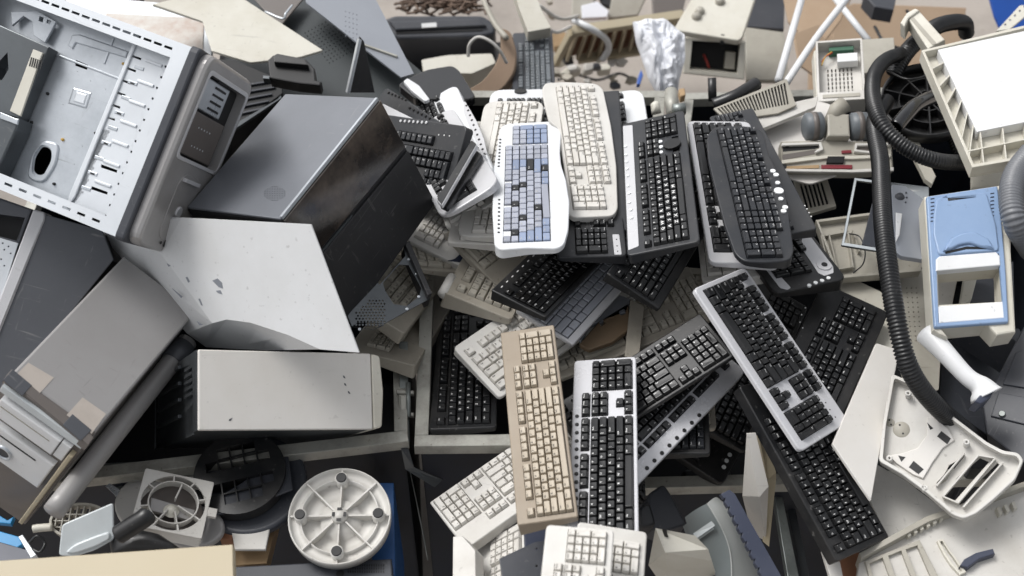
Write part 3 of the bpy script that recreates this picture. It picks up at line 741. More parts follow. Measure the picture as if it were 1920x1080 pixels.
# ------------------------------------------------------------------ ground and bins
g = MB().box(-12, 12, -3, 30, -.05, 0).build('ground', mat('concrete', 'a09890', .85, dirt=.6, dirtcol='3d3a37', scale=1.5, specks=.5, bump=.3, bscale=40)); struct(g)
def steel_bin(label, fl, fr_, rl, rr, z, depth=.75, posts=()):
    "open steel bin: rim rails round four photo corners at rim height z"
    c = [at(p[0], p[1], z) for p in (fl, fr_, rr, rl)]
    o = c[0]; F0 = Matrix.Translation(Vector(o.tolist()))
    root = bpy.data.objects.new('steel_bin', None); COL.objects.link(root); root.matrix_world = F0
    tag(root, label, 'bin', 'steel bins holding the heap'); root.empty_display_size = .1
    for i in range(4):
        a, b = c[i] - o, c[(i + 1) % 4] - o
        d = norm(b - a) * .013
        Mx, mb = beam(a - d, b + d, .026, .026)
        if i % 2: Mx, mb = beam(a + d, b - d, .026, .0255)
        mb.build('rail', 'rail', root, Mx)
        # lower side wall
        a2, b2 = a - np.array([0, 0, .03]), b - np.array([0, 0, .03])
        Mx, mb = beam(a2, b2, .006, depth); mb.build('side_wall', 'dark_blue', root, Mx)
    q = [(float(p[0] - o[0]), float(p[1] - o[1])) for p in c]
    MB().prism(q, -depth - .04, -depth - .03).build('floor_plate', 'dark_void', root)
    return root
steel_bin('steel bin on the left beneath the beige computer case', (-160, 925), (752, 818), (80, 330), (742, 330), .97)
steel_bin('steel bin in the middle under the heap of keyboards', (790, 826), (1186, 822), (815, 176), (1238, 176), .98)
steel_bin('steel bin on the right, its rim broken by a gap beside the brown block', (1200, 905), (2150, 880), (1292, 180), (2010, 160), .86)
# ------------------------------------------------------------------ open silver tower, top left
M, s = fit([(1,1,0),(1,0,0),(0,0,0),(0,1,0),(1,1,-1),(1,0,-1)], [(362,92),(212,441),(-193,282),(-45,-62),(446,146),(322,468)], 1.50, (.45,.42,.19), ns=.5, ss=.1, zs=.02)
F = Frame(M, s); L_, W_, T_ = s
R_ = thing('computer_case', 'opened silver tower case with its bare metal inside showing and a grey bezel', 'computer case', F)
hl, hw = L_/2, W_/2; rw = .03
slots = []
mb = MB()
def slotrow(a, b, n, l=.016, w=.0045):
    out = []
    for i in range(n):
        t = (i + .5) / n; x = a[0] + (b[0]-a[0])*t; y = a[1] + (b[1]-a[1])*t
        d = norm([b[0]-a[0], b[1]-a[1], 0]); nx, ny = -d[1], d[0]
        out.append([(x-d[0]*l/2-nx*w/2, y-d[1]*l/2-ny*w/2),(x+d[0]*l/2-nx*w/2, y+d[1]*l/2-ny*w/2),(x+d[0]*l/2+nx*w/2, y+d[1]*l/2+ny*w/2),(x-d[0]*l/2+nx*w/2, y-d[1]*l/2+ny*w/2)])
    return out
for (p, hs) in ((rect(-hl, hw-rw, hl-rw, hw), slotrow((-hl, hw-rw/2), (hl-rw, hw-rw/2), 20)), (rect(-hl, -hw, hl-rw, -hw+rw*.9), slotrow((-hl, -hw+rw*.45), (hl-rw, -hw+rw*.45), 14)),
                (rect(hl-rw, -hw, hl, hw), []), (rect(-hl, -hw+rw*.9, -hl+rw, hw-rw), [])):
    mb.prism(p, -.0015, 0, holes=hs, bev=0)
prt(mb, 'frame', 'steel_white', R_, F)
mb = MB()
mb.box(-hl, hl, hw-.0015, hw-.0002, -T_, -.0016); mb.box(-hl, hl, -hw+.0002, -hw+.0015, -T_, -.0016); mb.box(-hl+.0002, -hl+.0015, -hw, hw, -T_, -.0016); mb.box(hl-.0015, hl-.0002, -hw+.002, hw-.002, -T_, -.0016)
prt(mb, 'wall', 'steel', R_, F)
prt(MB().box(-hl+.002, hl-.002, -hw+.002, hw-.002, -T_, -T_+.002), 'hole_backing', 'soft_black', R_, F)  # black sheet added behind the tray so its holes look dark
wt = -.055
bx('tray', F, R_, [(-30,-30),(262,64),(128,400),(-140,300)], wt-.0015, wt, 'steel', holes=[[(x+p[0]*1, y+p[1]) for p in circ((0,0),1,4)] for x,y in [(170,152),(198,167),(204,140),(118,196),(108,134),(145,134),(154,274),(139,308),(71,178)]] +
   [[(142,112),(165,122),(163,131),(141,123)], rpoly([(63,320),(66,295),(80,273),(97,280),(97,300),(82,328),(70,328)], 8, 3)])
prt(MB().prism(rpoly(ccw(F.pts([(52,330),(60,290),(82,262),(113,270),(106,310),(84,344),(62,340)], wt)), .012, 4), wt, wt+.004, bev=.003, holes=[rpoly(ccw(F.pts([(61,323),(64,293),(79,270),(99,278),(99,302),(83,331),(69,331)], wt)), .009, 4)]), 'oval_rim', 'steel', R_, F)
for q in ([(127,85),(135,65),(148,64),(240,96),(236,108),(142,80),(135,92)],): bx('pressed_rib', F, R_, q, wt, wt+.003, 'steel', bev=.002)
bx('pressed_square', F, R_, [(137,163),(172,173),(162,204),(127,194)], wt, wt+.0012, 'steel', bev=.003)
bx('pressed_square', F, R_, [(143,171),(163,177),(157,196),(137,190)], wt+.0012, wt+.0024, 'steel_white', bev=.002)
bx('divider_rail', F, R_, [(250,76),(257,79),(140,370),(124,390),(128,368)], wt, -.030, 'steel_white', bev=.002)
# drive bay sheet with its rows of slots
hs = []
for i in range(12):
    t = i / 11; x = 256 - 108*t; y = 105 + 250*t
    hs.append([(x-7,y-2),(x+9,y+4),(x+8,y+8),(x-8,y+2)])
for i in range(15):
    t = i / 14; x = 312 - 112*t; y = 125 + 280*t
    hs.append([(x-3,y-3),(x+4,y),(x+3,y+4),(x-4,y+1)]); hs.append([(x+4,y+6),(x+8,y+7),(x+7,y+10),(x+3,y+9)])
for i in range(6):
    t = i / 5; x = 276 - 90*t; y = 150 + 205*t
    if i > 3: hs.append([(x-14,y-6),(x+16,y+5),(x+15,y+10),(x-15,y)])
bx('drive_bay', F, R_, [(254,80),(350,112),(225,422),(133,388)], -.036, -.034, 'steel_white', holes=hs, bev=0)
for i in range(7):
    t = i / 6.5; x = 268 - 104*t; y = 118 + 245*t
    bx('pressed_rib', F, R_, [(x+6,y-8),(x+36,y+3),(x+34,y+8),(x+4,y-3)], -.034, -.0315, 'steel_white', bev=.001)
for i in range(9):
    t = i / 8.5; x = 262 - 106*t; y = 128 + 240*t
    bx('pressed_rib', F, R_, [(x-9,y-7),(x+8,y-1),(x+6,y+5),(x-11,y-1)], -.034, -.0325, 'steel', bev=.0008)
    if i % 2: bx('slot_hole', F, R_, [(x-5,y-3),(x+3,y),(x+2,y+3),(x-6,y)], -.0325, -.0322, 'soft_black', bev=0)
for i in range(14):
    t = (i+.5) / 14; x = 322 - 114*t; y = 122 + 286*t
    bx('slot_hole', F, R_, [(x-2,y-3),(x+2,y-2),(x+1,y+3),(x-3,y+2)], -.034, -.0337, 'soft_black', bev=0)
for q in ((90,176),(118,262),(232,120),(60,230),(180,250),(150,330),(102,345),(215,225),(240,150)):
    u, v = F.uv(q[0], q[1], wt); prt(MB().lathe([(0,wt+.004),(.0022,wt+.004),(.003,wt)], (u, v), 10), 'standoff', 'wire_yellow' if q[0] % 3 else 'soft_black', R_, F)
bx('pressed_rib', F, R_, [(94,100),(97,97),(236,150),(234,154)], wt, wt+.002, 'steel', bev=.001)
bx('pressed_rib', F, R_, [(210,70),(214,72),(196,120),(192,118)], wt, wt+.002, 'steel', bev=.001)
# dark rear end: cage, expansion plate and psu opening
bx('rear_cage', F, R_, [(-60,20),(92,88),(36,222),(-110,180)], -.052, -.022, 'steel_dark', bev=.002, holes=[[(-8,122),(14,98),(16,130),(4,150),(-10,150)]])
bx('expansion_cover', F, R_, [(62,92),(80,99),(76,108),(38,218),(18,208)], -.022, -.018, 'ivory', bev=.001)
for k in range(6): bx('louvre', F, R_, [(58+4*k,107+k*1.3),(60+4*k,107.5+k*1.3),(56+4*k,124+k*1.3),(54+4*k,123.5+k*1.3)], -.018, -.0172, 'soft_black', bev=0)
bx('psu_cage', F, R_, [(-60,205),(36,222),(30,243),(-10,330),(-60,330)], -.052, -.008, 'steel_dark', bev=.003)
bx('psu_cage', F, R_, [(0,210),(34,224),(32,234),(0,222)], -.008, -.004, 'steel', bev=.001)
bx('corner_bracket', F, R_, [(20,22),(70,20),(105,40),(95,60),(84,80),(62,66),(60,40),(44,30),(22,48)], -.045, -.04, 'steel', bev=.001, holes=[[(74,30),(82,33),(80,42),(72,39)], [(88,36),(96,39),(94,46),(87,43)]])
bx('back_plate', F, R_, [(-30,-30),(112,30),(90,90),(-30,70)], -.060, -.0575, 'soft_black', bev=0)
# bezel
Fu = face(F, 'u+')   # ux = v (bottom->top), uy = w
H2, T2 = W_/2, T_/2
prt(MB().prism(rpoly(rect(-H2-.004, -T2-.004, H2+.004, T2+.002), .012, 4), .0, .018, bev=.004), 'bezel_side', 'slate', R_, F, Fu)
def arc_poly():
    return rpoly(rect(-H2-.002, -T2+.002, H2+.002, T2-.008), [.03,.03,.03,.03], 6)
win = rpoly(rect(-.005, -T2+.022, H2-.03, T2-.026), .01, 4)
prt(MB().prism(arc_poly(), .018, .038, bev=.008, holes=[win]), 'bezel', 'bezel_silver', R_, F, Fu)
prt(MB().prism(rpoly(rect(-.012, -T2+.015, H2-.022, T2-.02), .012, 4), .0381, .0400, bev=.001, holes=[win]), 'window_rim', 'silver_plastic', R_, F, Fu)
mb = MB().box(-.005, H2-.03, -T2+.022, T2-.026, .0185, .020, mi=0)
prt(mb, 'bay_back', 'soft_black', R_, F, Fu)
prt(MB().box(.085, H2-.035, -.03, T2-.03, .0202, .031, bev=.002), 'drive_cage', 'steel', R_, F, Fu)
for k in range(6): prt(MB().box(.092+k*.013, .096+k*.013, -.015, .03, .031, .0325), 'drive_slot', 'soft_black', R_, F, Fu)
prt(MB().box(.0, .08, -T2+.04, T2-.03, .0202, .029, bev=.002), 'bay_cover', 'taupe_dark', R_, F, Fu)
for r_ in (.02, .055):
    for k in range(5): prt(MB().disc((r_, -.02+k*.012), .0016, .029, .0296, 8), 'rivet', 'steel_white', R_, F, Fu)
prt(MB().prism(rpoly(rect(-H2+.02, -.045, -.03, .04), .03, 5), .0381, .0392, bev=.0008), 'badge_plate', 'bezel_silver', R_, F, Fu)
prt(MB().disc((-.10, .0), .011, .0392, .0425, 20, bev=.002), 'power_button', 'silver_plastic', R_, F, Fu)
prt(MB().disc((-.125, .0), .005, .0392, .0415, 16, bev=.001), 'reset_button', 'silver_plastic', R_, F, Fu)
prt(MB().box(-.045, -.038, -.03, .03, .0392, .046, bev=.001), 'latch', 'silver_plastic', R_, F, Fu)
prt(MB().box(-.168, -.155, -.008, .006, .0392, .0397), 'usb_socket', 'soft_black', R_, F, Fu)
for q in (-.02, .018): prt(MB().disc((-.162, q), .003, .0392, .0397, 10), 'audio_socket', 'soft_black', R_, F, Fu)
# ------------------------------------------------------------------ big black case
M, s = fit([(1,0,0),(1,1,0),(0,1,0),(0,0,0),(1,0,-1),(0,0,-1)], [(718,178),(530,171),(352,396),(520,414),(812,388),(652,592)], 1.38, (.43,.20,.40), n=(-.2,-.1,1), ns=.5, ss=.12, zs=.02)
F = Frame(M, s); L_, W_, T_ = s
for q in ((.5,.5,0),(.5,-.5,0),(-.5,-.5,0),(-.5,.5,0),(.5,-.5,-1),(-.5,-.5,-1)): print('CASE', q, (M[:3,:3]@(np.array(q)*s)+M[:3,3]).round(3))
R_ = thing('computer_case', 'big black steel case with a blue-grey top and a glossy smeared side painted with reflections', 'computer case', F)
hl, hw = L_/2, W_/2
prt(MB().box(-hl, hl, -hw, hw, -T_, -.004, bev=.004), 'body', 'matte_black', R_, F)
hol = [F.uv(515 + dx*4.6, 363 + dy*4.2) for dy in range(-3,4) for dx in range(-4,5) if (dx*.9)**2+(dy*1.2)**2 < 15]
prt(MB().prism(rpoly(rect(-hl+.001, -hw+.001, hl-.001, hw-.001), .004, 3), -.0039, 0, bev=.002, holes=[circ(h, .0016, 6) for h in hol]), 'top_panel', 'case_grey', R_, F)
prt(MB().box(-hl+.004, hl-.004, -hw-.0015, -hw+.004, -.004, .003, bev=.001), 'edge_trim', 'steel', R_, F)
Fv = face(F, 'v-')
a, b = Fv.uv(765,281), Fv.uv(610,466)
kk = T_/2
prt(MB().prism([(-L_/2+.002, b[1]+.012),(L_/2-.002, a[1]+.012),(L_/2-.002, kk-.006),(-L_/2+.002, kk-.006)], 0, .004, bev=.0015), 'glossy_panel', 'gloss_black', R_, F, Fv)
prt(MB().prism([(-L_/2+.002, -kk),(L_/2-.002, -kk),(L_/2-.002, a[1]+.003),(-L_/2+.002, b[1]+.003)], 0, .006, bev=.0015), 'lower_panel', 'matte_black', R_, F, Fv)
prt(MB().prism([(-L_/2+.002, b[1]+.0035),(-.03, (a[1]+b[1])/2+.0035),(-.03, (a[1]+b[1])/2+.0085),(-L_/2+.002, b[1]+.0085)], 0, .003), 'circuit_strip', 'steel_dark', R_, F, Fv)
# perforated fan plate
px = [(757,463),(766,458),(808,556),(802,562),(700,618),(660,612),(652,592),(690,545),(703,524),(712,534),(760,480)]
f = plane(735, 545, 1.15, (.25,-.1,1))
hexs = []
for j in range(9):
    for i in range(9):
        x, y = 668 + i*6.2 + (j%2)*3.1, 564 + j*5.6
        if y > 560 and x < 722 + (y-560)*.2 and y < 600 + (728-x)*.0 + 12 and y > 592 - (x-660)*.9 and y < 625-(x-660)*.28: hexs.append([(x+2.1*math.cos(t*math.pi/3), y+2.0*math.sin(t*math.pi/3)) for t in range(6)])
o = slab('fan_plate', 'grey perforated steel plate with a big fan hole, below the black case', 'steel plate', f, px, .002, 'steel_dark', bev=0,
     holes=[[(748,496),(766,497),(790,540),(786,556),(762,574),(738,570),(722,545),(718,530)]] + hexs)
ro = MB(); ro.prism(f.pts([(757,463),(766,458),(808,556),(800,561)]), -.03, .012, bev=.001)
ro.build('flange', 'matte_black', o)
for q in [(766,487),(781,514),(763,580),(785,557),(674,618)]:
    u, v = f.uv(*q); MB().disc((u, v), .003, 0, .0025, 10, bev=.0006).build('screw', 'steel', o)
# ------------------------------------------------------------------ white bent cover
def sheet(name, label, cat, facets, th, m, root=None, group=None):
    "bent sheet: facets share pixel+height vertices ((px,py,z),...)"
    mb = MB(); c = at(*facets[0][0])
    for fc in facets:
        P3 = [at(*p) - c for p in fc]
        n = norm(np.cross(P3[1]-P3[0], P3[2]-P3[0]));
        if n @ (C0 - c) < 0: n = -n
        k = len(P3); vs = list(P3) + [p - n*th for p in P3]
        mb.add(vs, [tuple(range(k)), tuple(range(k, 2*k))[::-1]] + [(i, (i+1)%k, k+(i+1)%k, k+i) for i in range(k)])
    o = mb.build(name, m, None, Matrix.Translation(Vector(c.tolist())))
    return tag(o, label, cat, group)
fm = plane3((340,408,1.345),(583,421,1.425),(673,661,1.27))
def zon(fr, px, py):
    u, v = fr.uv(px, py); return float((fr.c + fr.R[:, 0]*u + fr.R[:, 1]*v)[2])
V = lambda x, y, d=0: (x, y, zon(fm, x, y) - d)
o = sheet('steel_hood', 'large white bent steel cover with scratches and chipped paint', 'steel cover',
  [[V(340,408),V(583,421),V(673,661),V(600,655),V(540,628),V(470,605),V(425,599),V(398,606),V(303,478)],
   [V(398,606),V(425,599),V(386,651,.10)],[V(425,599),V(470,605),V(440,654,.09),V(386,651,.10)],[V(470,605),V(540,628),V(500,657,.08),V(440,654,.09)],[V(540,628),V(600,655),V(500,657,.08)],
   [V(340,408),V(303,478),(188,438,1.22),(240,405,1.24)],[V(303,478),V(398,606),V(386,651,.1),(350,625,1.12),(188,438,1.22)]], .0025, 'white_paint')
f = plane3((340,408,1.3453),(583,421,1.4253),(673,661,1.2703))
for q in ([(398,526),(408,522),(416,530),(418,541),(410,538)], [(405,545),(413,544),(417,552),(408,549)], [(348,520),(351,519),(356,528),(353,530)], [(372,560),(375,560),(380,573),(377,572)], [(369,602),(375,606),(381,609),(374,610)], [(313,494),(320,498),(316,500)], [(322,540),(326,543),(342,556),(340,559)]):
    p = f.pts(q); c = MB().prism(p, -.0006, .0004, bev=0).build('paint_chip', 'grey_paint', o); c.matrix_local = o.matrix_basis.inverted() @ f.mat()
sl('white_strip', 'thin white steel strip between the white cover and the black case', 'steel strip', [(350,391),(420,397),(425,410),(352,404)], 1.24, .012, 'white_paint', bev=.001)
# ------------------------------------------------------------------ taupe tower with white drives
M, s = fit([(0,0,0),(1,0,0),(1,1,0),(0,1,0),(0,0,-1)], [(166,834),(364,578),(235,484),(10,706),(48,985)], 1.24, (.43,.19,.42), n=(0,-.1,1), ns=.5, ss=.15, zs=.02)
F = Frame(M, s); L_, W_, T_ = s
R_ = thing('computer_case', 'grey-brown tower lying down at the lower left with white drive fronts', 'computer case', F)
hl, hw = L_/2, W_/2
prt(MB().box(-hl+.02, hl, -hw, hw, -T_, 0, bev=.004), 'body', 'taupe', R_, F)
bx('bezel_top', F, R_, [(10,706),(166,834),(176,820),(22,692)], -.02, .0012, 'taupe_dark', bev=.001)
bx('sticker', F, R_, [(25,708),(53,680),(101,708),(72,740)], 0, .0006, 'label_paper', bev=0)
bx('sticker', F, R_, [(125,778),(155,745),(199,776),(172,813)], 0, .0006, 'label_paper', bev=0)
for q in ([(6,712),(24,692),(60,722),(42,742)], [(118,796),(136,776),(172,806),(152,826)]): bx('corner_cap', F, R_, q, -.001, .002, 'graphite', bev=.0008)
Fe = face(F, 'u-')    # front face; ux=-v (towards image lower right), uy = w up
w2, t2 = W_/2, T_/2
prt(MB().prism(rpoly(rect(-w2, -t2, w2, t2), .004), -.02, 0, bev=.002), 'bezel', 'taupe_dark', R_, F, Fe)
prt(MB().box(-w2+.002, w2-.002, t2-.026, t2-.008, 0, .006, bev=.001), 'trim_strip', 'clear', R_, F, Fe)
prt(MB().box(-w2+.012, w2-.035, t2-.085, t2-.034, 0, .012, bev=.002), 'optical_drive', 'white_paint', R_, F, Fe)
prt(MB().box(-w2+.018, w2-.05, t2-.052, t2-.05, .012, .0128), 'tray_slot', 'greybeige', R_, F, Fe)
prt(MB().box(w2-.033, w2-.015, t2-.085, t2-.034, 0, .010, bev=.002), 'drive_edge', 'white_paint', R_, F, Fe)
prt(MB().box(-w2+.005, w2-.02, t2-.2, t2-.108, 0, .012, bev=.003), 'optical_drive', 'white_paint', R_, F, Fe)
prt(MB().box(-w2+.02, w2-.05, t2-.128, t2-.125, .012, .013), 'tray_slot', 'soft_black', R_, F, Fe)
prt(MB().lathe([(.0, .012), (.012,.012),(.013,.016),(.016,.016),(.017,.012)], (-.02, t2-.165), 24), 'round_badge', 'steel', R_, F, Fe)
prt(MB().disc((-.02, t2-.165), .012, .012, .0135, 20), 'badge_centre', 'slate', R_, F, Fe)
prt(MB().box(w2-.012, w2-.004, -t2+.02, t2-.05, 0, .014, bev=.002), 'side_strip', 'sand', R_, F, Fe)
# ------------------------------------------------------------------ beige desktop case
M, s = fit([(0,0,0),(1,0,0),(1,1,0),(0,1,0),(0,0,-1)], [(372,806),(722,805),(714,664),(372,656),(292,842)], 1.13, (.40,.185,.36), ns=.4, ss=.1, zs=.01)
F = Frame(M, s); L_, W_, T_ = s; hl, hw = L_/2, W_/2
R_ = thing('computer_case', 'plain beige case lying in the left bin below the white cover', 'computer case', F)
prt(MB().prism(rpoly(rect(-hl, -hw, hl-.022, hw), .003), -.006, 0, bev=.0025), 'cover', 'warm_white', R_, F)
prt(MB().box(-hl+.004, hl-.022, -hw+.002, hw-.002, -T_, -.0062, bev=.001), 'chassis', 'steel_dark', R_, F)
prt(MB().prism(rpoly([(hl-.021,-hw),(hl-.004,-hw+.004),(hl+.001,0),(hl-.004,hw-.004),(hl-.021,hw)], .006), -T_*.9, .0005, bev=.003), 'front_bezel', 'ivory', R_, F)
for q in [(643,704),(645,718),(652,733)]: bx('scratch', F, R_, [(q[0],q[1]),(q[0]+3,q[1]+1),(q[0]+5,q[1]+6),(q[0]+1,q[1]+4)], 0, .0004, 'graphite', bev=0)
bx('scratch', F, R_, [(430,786),(436,783),(433,789),(429,789)], 0, .0004, 'graphite', bev=0)
Fe = face(F, 'u-'); w2, t2 = W_/2, T_/2
hs = [rect(-w2+.02+i*.012, t2-.1, -w2+.026+i*.012, t2-.04) for i in range(5)] + [rect(.02, t2-.09, .075, t2-.03)]
prt(MB().prism(rect(-w2, -t2, w2, t2-.008), 0, .002, holes=hs), 'rear_plate', 'steel_dark', R_, F, Fe)
for k in range(4): prt(MB().box(-w2+.01+k*.03, -w2+.016+k*.03, -t2+.05, t2-.12, .002, .008, bev=.001), 'bracket', 'steel_dark', R_, F, Fe)
# ------------------------------------------------------------------ dark tower at the left edge
f = plane3((75,400,1.30),(192,432,1.27),(0,735,1.10))
R_ = thing('computer_case', 'dark graphite tower at the left edge, standing below the silver one', 'computer case', f)
bx('side_panel', f, R_, [(78,400),(192,432),(213,487),(40,700),(-30,760),(-60,700)], -.004, 0, 'graphite', bev=.0015)
bx('body', f, R_, [(80,404),(190,436),(210,489),(40,700),(-30,760),(-60,700)], -.3, -.0042, 'matte_black', bev=0)
bx('bezel_edge', f, R_, [(62,392),(84,398),(84,410),(-8,640),(-24,620)], -.05, .004, 'silver_plastic', bev=.003, r=.004)
bx('bezel', f, R_, [(-60,350),(60,392),(-26,618),(-90,560)], -.05, -.004, 'graphite', bev=.004, holes=[[(-50,395),(47,408),(33,452),(-50,430)]])
bx('bay_back', f, R_, [(-50,390),(50,405),(30,460),(-50,435)], -.049, -.045, 'soft_black', bev=0)
bx('speaker_plate', f, R_, [(-40,434),(34,456),(2,560),(-60,540)], -.004, -.0018, 'steel_white', bev=.001, holes=[circ(q, 1.8, 8) for q in [(5,456),(16,462),(8,468),(2,486),(8,498),(20,475)]])
# ------------------------------------------------------------------ right side
def bxs(f, R, L):
    for (nm, px, w0, w1, m, *k) in L: bx(nm, f, R, px, w0, w1, m, **(k[0] if k else {}))
sl('grey_sheet', 'large pale grey plastic sheet behind the curved black keyboard', 'plastic sheet', [(1392,214),(1520,184),(1560,196),(1650,300),(1520,345),(1462,330),(1428,240)], 1.07, .004, 'warm_white', r=.01)
# striped vent
f = plane(1415, 185, 1.12, (0,-.05,1)); px = [(1338,203),(1475,147),(1493,197),(1460,212),(1362,226)]
hs = []
for i in range(22):
    t = (i+.7)/23; a = (1338+137*t, 203-56*t); b = (1358+126*t, 221-20*t)
    dx, dy = b[0]-a[0], b[1]-a[1]
    hs.append([(a[0]+dx*.12, a[1]+dy*.12),(a[0]+dx*.12+3.9, a[1]+dy*.12-1.5),(a[0]+dx*.88+3.6, a[1]+dy*.88-.6),(a[0]+dx*.88, a[1]+dy*.88)])
o = slab('slotted_vent', 'beige vent cover with many parallel dark slots, behind the row of keyboards', 'vent cover', f, px, .004, 'greybeige', bev=.001, holes=hs)
MB().prism(inset(ccw(f.pts(px)), .004), -.03, -.008).build('slot_backing', 'soft_black', o)  # black slab added below to make the slots read dark
slab('plastic_sheet', 'cream plastic corner piece in front of the slotted vent cover', 'plastic panel', plane(1440,212,1.11), [(1395,225),(1438,205),(1500,190),(1535,180),(1530,200),(1420,245)], .01, 'offwhite', r=.006)
# black folding arm
tb('rod', 'thick black plastic arm with an upright stub, lying behind the vent cover', 'plastic arm', [(1338,197,1.08),(1380,180,1.1),(1418,157,1.1)], .016, 'hose')
tb('rod', 'short upright black plastic stub left of the vent cover', 'plastic arm', [(1336,190,1.08),(1335,146,1.12)], .010, 'hose')
# white rods
for lab, p in (('left of the three white tubes crossing the cardboard', [(1506,-12,.95),(1459,151,.95)]), ('middle white tube, jointed, leaning over the circuit box', [(1592,-8,.95),(1530,72,.95),(1474,156,.96)]), ('right white tube behind the circuit box', [(1562,-8,.78),(1628,76,.78)])):
    tb('metal_tube', lab, 'tube', p, .0095, 'white_plastic', group='white tubes by the cardboard')
    tb('metal_tube', '', '', [p[0], p[-1]], .001, 'white_plastic') if False else None
# cardboard
def cbox(label, px, z, th, m='cardboard', n=(0,-.2,1), name='cardboard_box', cat='cardboard box'):
    return sl(name, label, cat, px, z, th, m, n=n, bev=.003)
cbox('open flap of a brown cardboard box at the top behind the white tubes', [(1468,-10),(1600,-10),(1575,40),(1533,95),(1500,62),(1478,40)], .62, .006)
cbox('big brown cardboard box standing behind the circuit box', [(1562,22),(1600,6),(1812,14),(1806,70),(1770,130),(1560,130)], .4, .35, n=(0,-.55,1))
cbox('torn brown cardboard piece wedged below the box flap', [(1488,62),(1536,44),(1548,80),(1525,140),(1498,120)], .66, .006, n=(.3,-.3,1))
sl('dark_box', 'dark grey gadget lying on the cardboard box', 'gadget', [(1620,-10),(1682,-10),(1676,18),(1640,12)], .62, .05, 'slate', bev=.004)
# white circuit box
M, s = fit([(0,0,0),(1,0,0),(1,1,0),(0,1,0)], [(1534,190),(1622,186),(1618,70),(1528,78)], 1.10, (.11,.16,.03), ns=.3, ss=.3)
f = Frame(M, s); R_ = thing('circuit_box', 'small open cream box with a green circuit board, wires and a slotted floor', 'electronics box', f); hl, hw = s[0]/2, s[1]/2
prt(MB().prism(rpoly(rect(-hl,-hw,hl,hw), .004), -.045, 0, bev=.001, holes=[rect(-hl+.005,-hw+.026,hl-.005,hw-.006)]), 'shell', 'offwhite', R_, f)
fl = []
for j in range(7):
    for i in range(7): fl.append(rect(-hl+.025+i*.009, -hw+.034+j*.013, -hl+.0285+i*.009, -hw+.044+j*.013))
prt(MB().prism(rect(-hl+.005,-hw+.026,hl-.005,hw-.006), -.0445, -.034, holes=fl), 'slotted_floor', 'offwhite', R_, f)
prt(MB().box(-hl+.03, hl-.02, hw-.024, hw-.012, -.034, -.012, bev=.001), 'circuit_board', 'pcb', R_, f)
prt(MB().box(-.005, hl-.012, hw-.062, hw-.036, -.030, -.008, bev=.002), 'connector', 'white_paint', R_, f)
prt(MB().box(-hl+.012, hl-.012, -hw+.008, -hw+.018, 0, .002, bev=.0005), 'lower_slot', 'greybeige', R_, f)
for k, mm in enumerate(('wire_red','wire_yellow')): prt(MB().tube(spline([(-hl+.012,hw-.05-.01*k,-.02),(-hl+.022,hw-.04,-.012),(-hl+.035,hw-.03+.004*k,-.014),(-hl+.04,hw-.018,-.02)],5), .0016, 6), 'wire', mm, R_, f)
sl('plastic_sheet', 'greyish cream plate right behind the small circuit box', 'plastic panel', [(1612,74),(1676,70),(1679,104),(1640,130),(1618,140)], 1.03, .02, 'greybeige', r=.003)
sl('plastic_sheet', 'narrow cream plate standing left of the circuit box', 'plastic panel', [(1526,96),(1533,90),(1541,216),(1533,216)], 1.05, .03, 'ivory')
# vacuum head
f = plane(1568, 290, 1.10, (0,-.35,1)); R_ = thing('vacuum_nozzle', 'dirty cream vacuum cleaner floor head with two grey rollers', 'vacuum head', f)
bx('base', f, R_, [(1464,264),(1560,262),(1590,264),(1672,262),(1676,318),(1600,322),(1466,320)], -.03, 0, 'greybeige', bev=.004, r=.003)
for q in ([(1467,290),(1530,280),(1532,288),(1467,300)], [(1602,276),(1640,274),(1640,284),(1602,286)]): bx('groove', f, R_, q, 0, .0008, 'taupe_dark', bev=0)
bx('groove', f, R_, [(1468,276),(1525,271),(1540,268),(1542,275),(1528,279),(1468,284)], 0, .0008, 'soft_black', bev=0)
bx('raised_rib', f, R_, [(1466,268),(1540,266),(1544,280),(1530,286),(1528,283),(1538,277),(1536,270),(1466,273)], 0, .008, 'offwhite', bev=.001)
bx('raised_rib', f, R_, [(1604,268),(1670,268),(1670,272),(1608,273),(1606,280),(1640,284),(1640,288),(1602,284)], 0, .008, 'offwhite', bev=.001)
bx('seal', f, R_, [(1578,282),(1596,281),(1597,286),(1579,287)], 0, .004, 'red_dark', bev=.0005)
bx('lower_lip', f, R_, [(1466,316),(1600,318),(1676,313),(1676,320),(1600,323),(1466,321)], 0, .006, 'offwhite', bev=.001)
bx('ridge', f, R_, [(1466,300),(1548,291),(1600,292),(1670,288),(1670,294),(1600,298),(1548,297),(1466,307)], 0, .006, 'ivory', bev=.001)
bx('window', f, R_, [(1552,293),(1584,293),(1582,305),(1550,305)], 0, .0065, 'soft_black', bev=0)
bx('seal', f, R_, [(1540,309),(1598,309),(1598,316),(1540,316)], 0, .003, 'red_dark', bev=.0005)
bx('seal', f, R_, [(1468,312),(1536,309),(1536,315),(1470,317)], 0, .002, 'wood', bev=.0005)
for q in ((1476,272),(1471,312),(1668,268)): bx('screw', f, R_, [(q[0]-4,q[1]-4),(q[0]+4,q[1]-4),(q[0]+4,q[1]+4),(q[0]-4,q[1]+4)], 0, .003, 'soft_black', bev=.0005, r=.004)
bx('body', f, R_, [(1547,222),(1588,222),(1590,264),(1548,264)], -.03, .02, 'greybeige', bev=.004, wp=0)
def local(fr, px, py, w): u, v = fr.uv(px, py, w); return (u, v, w)
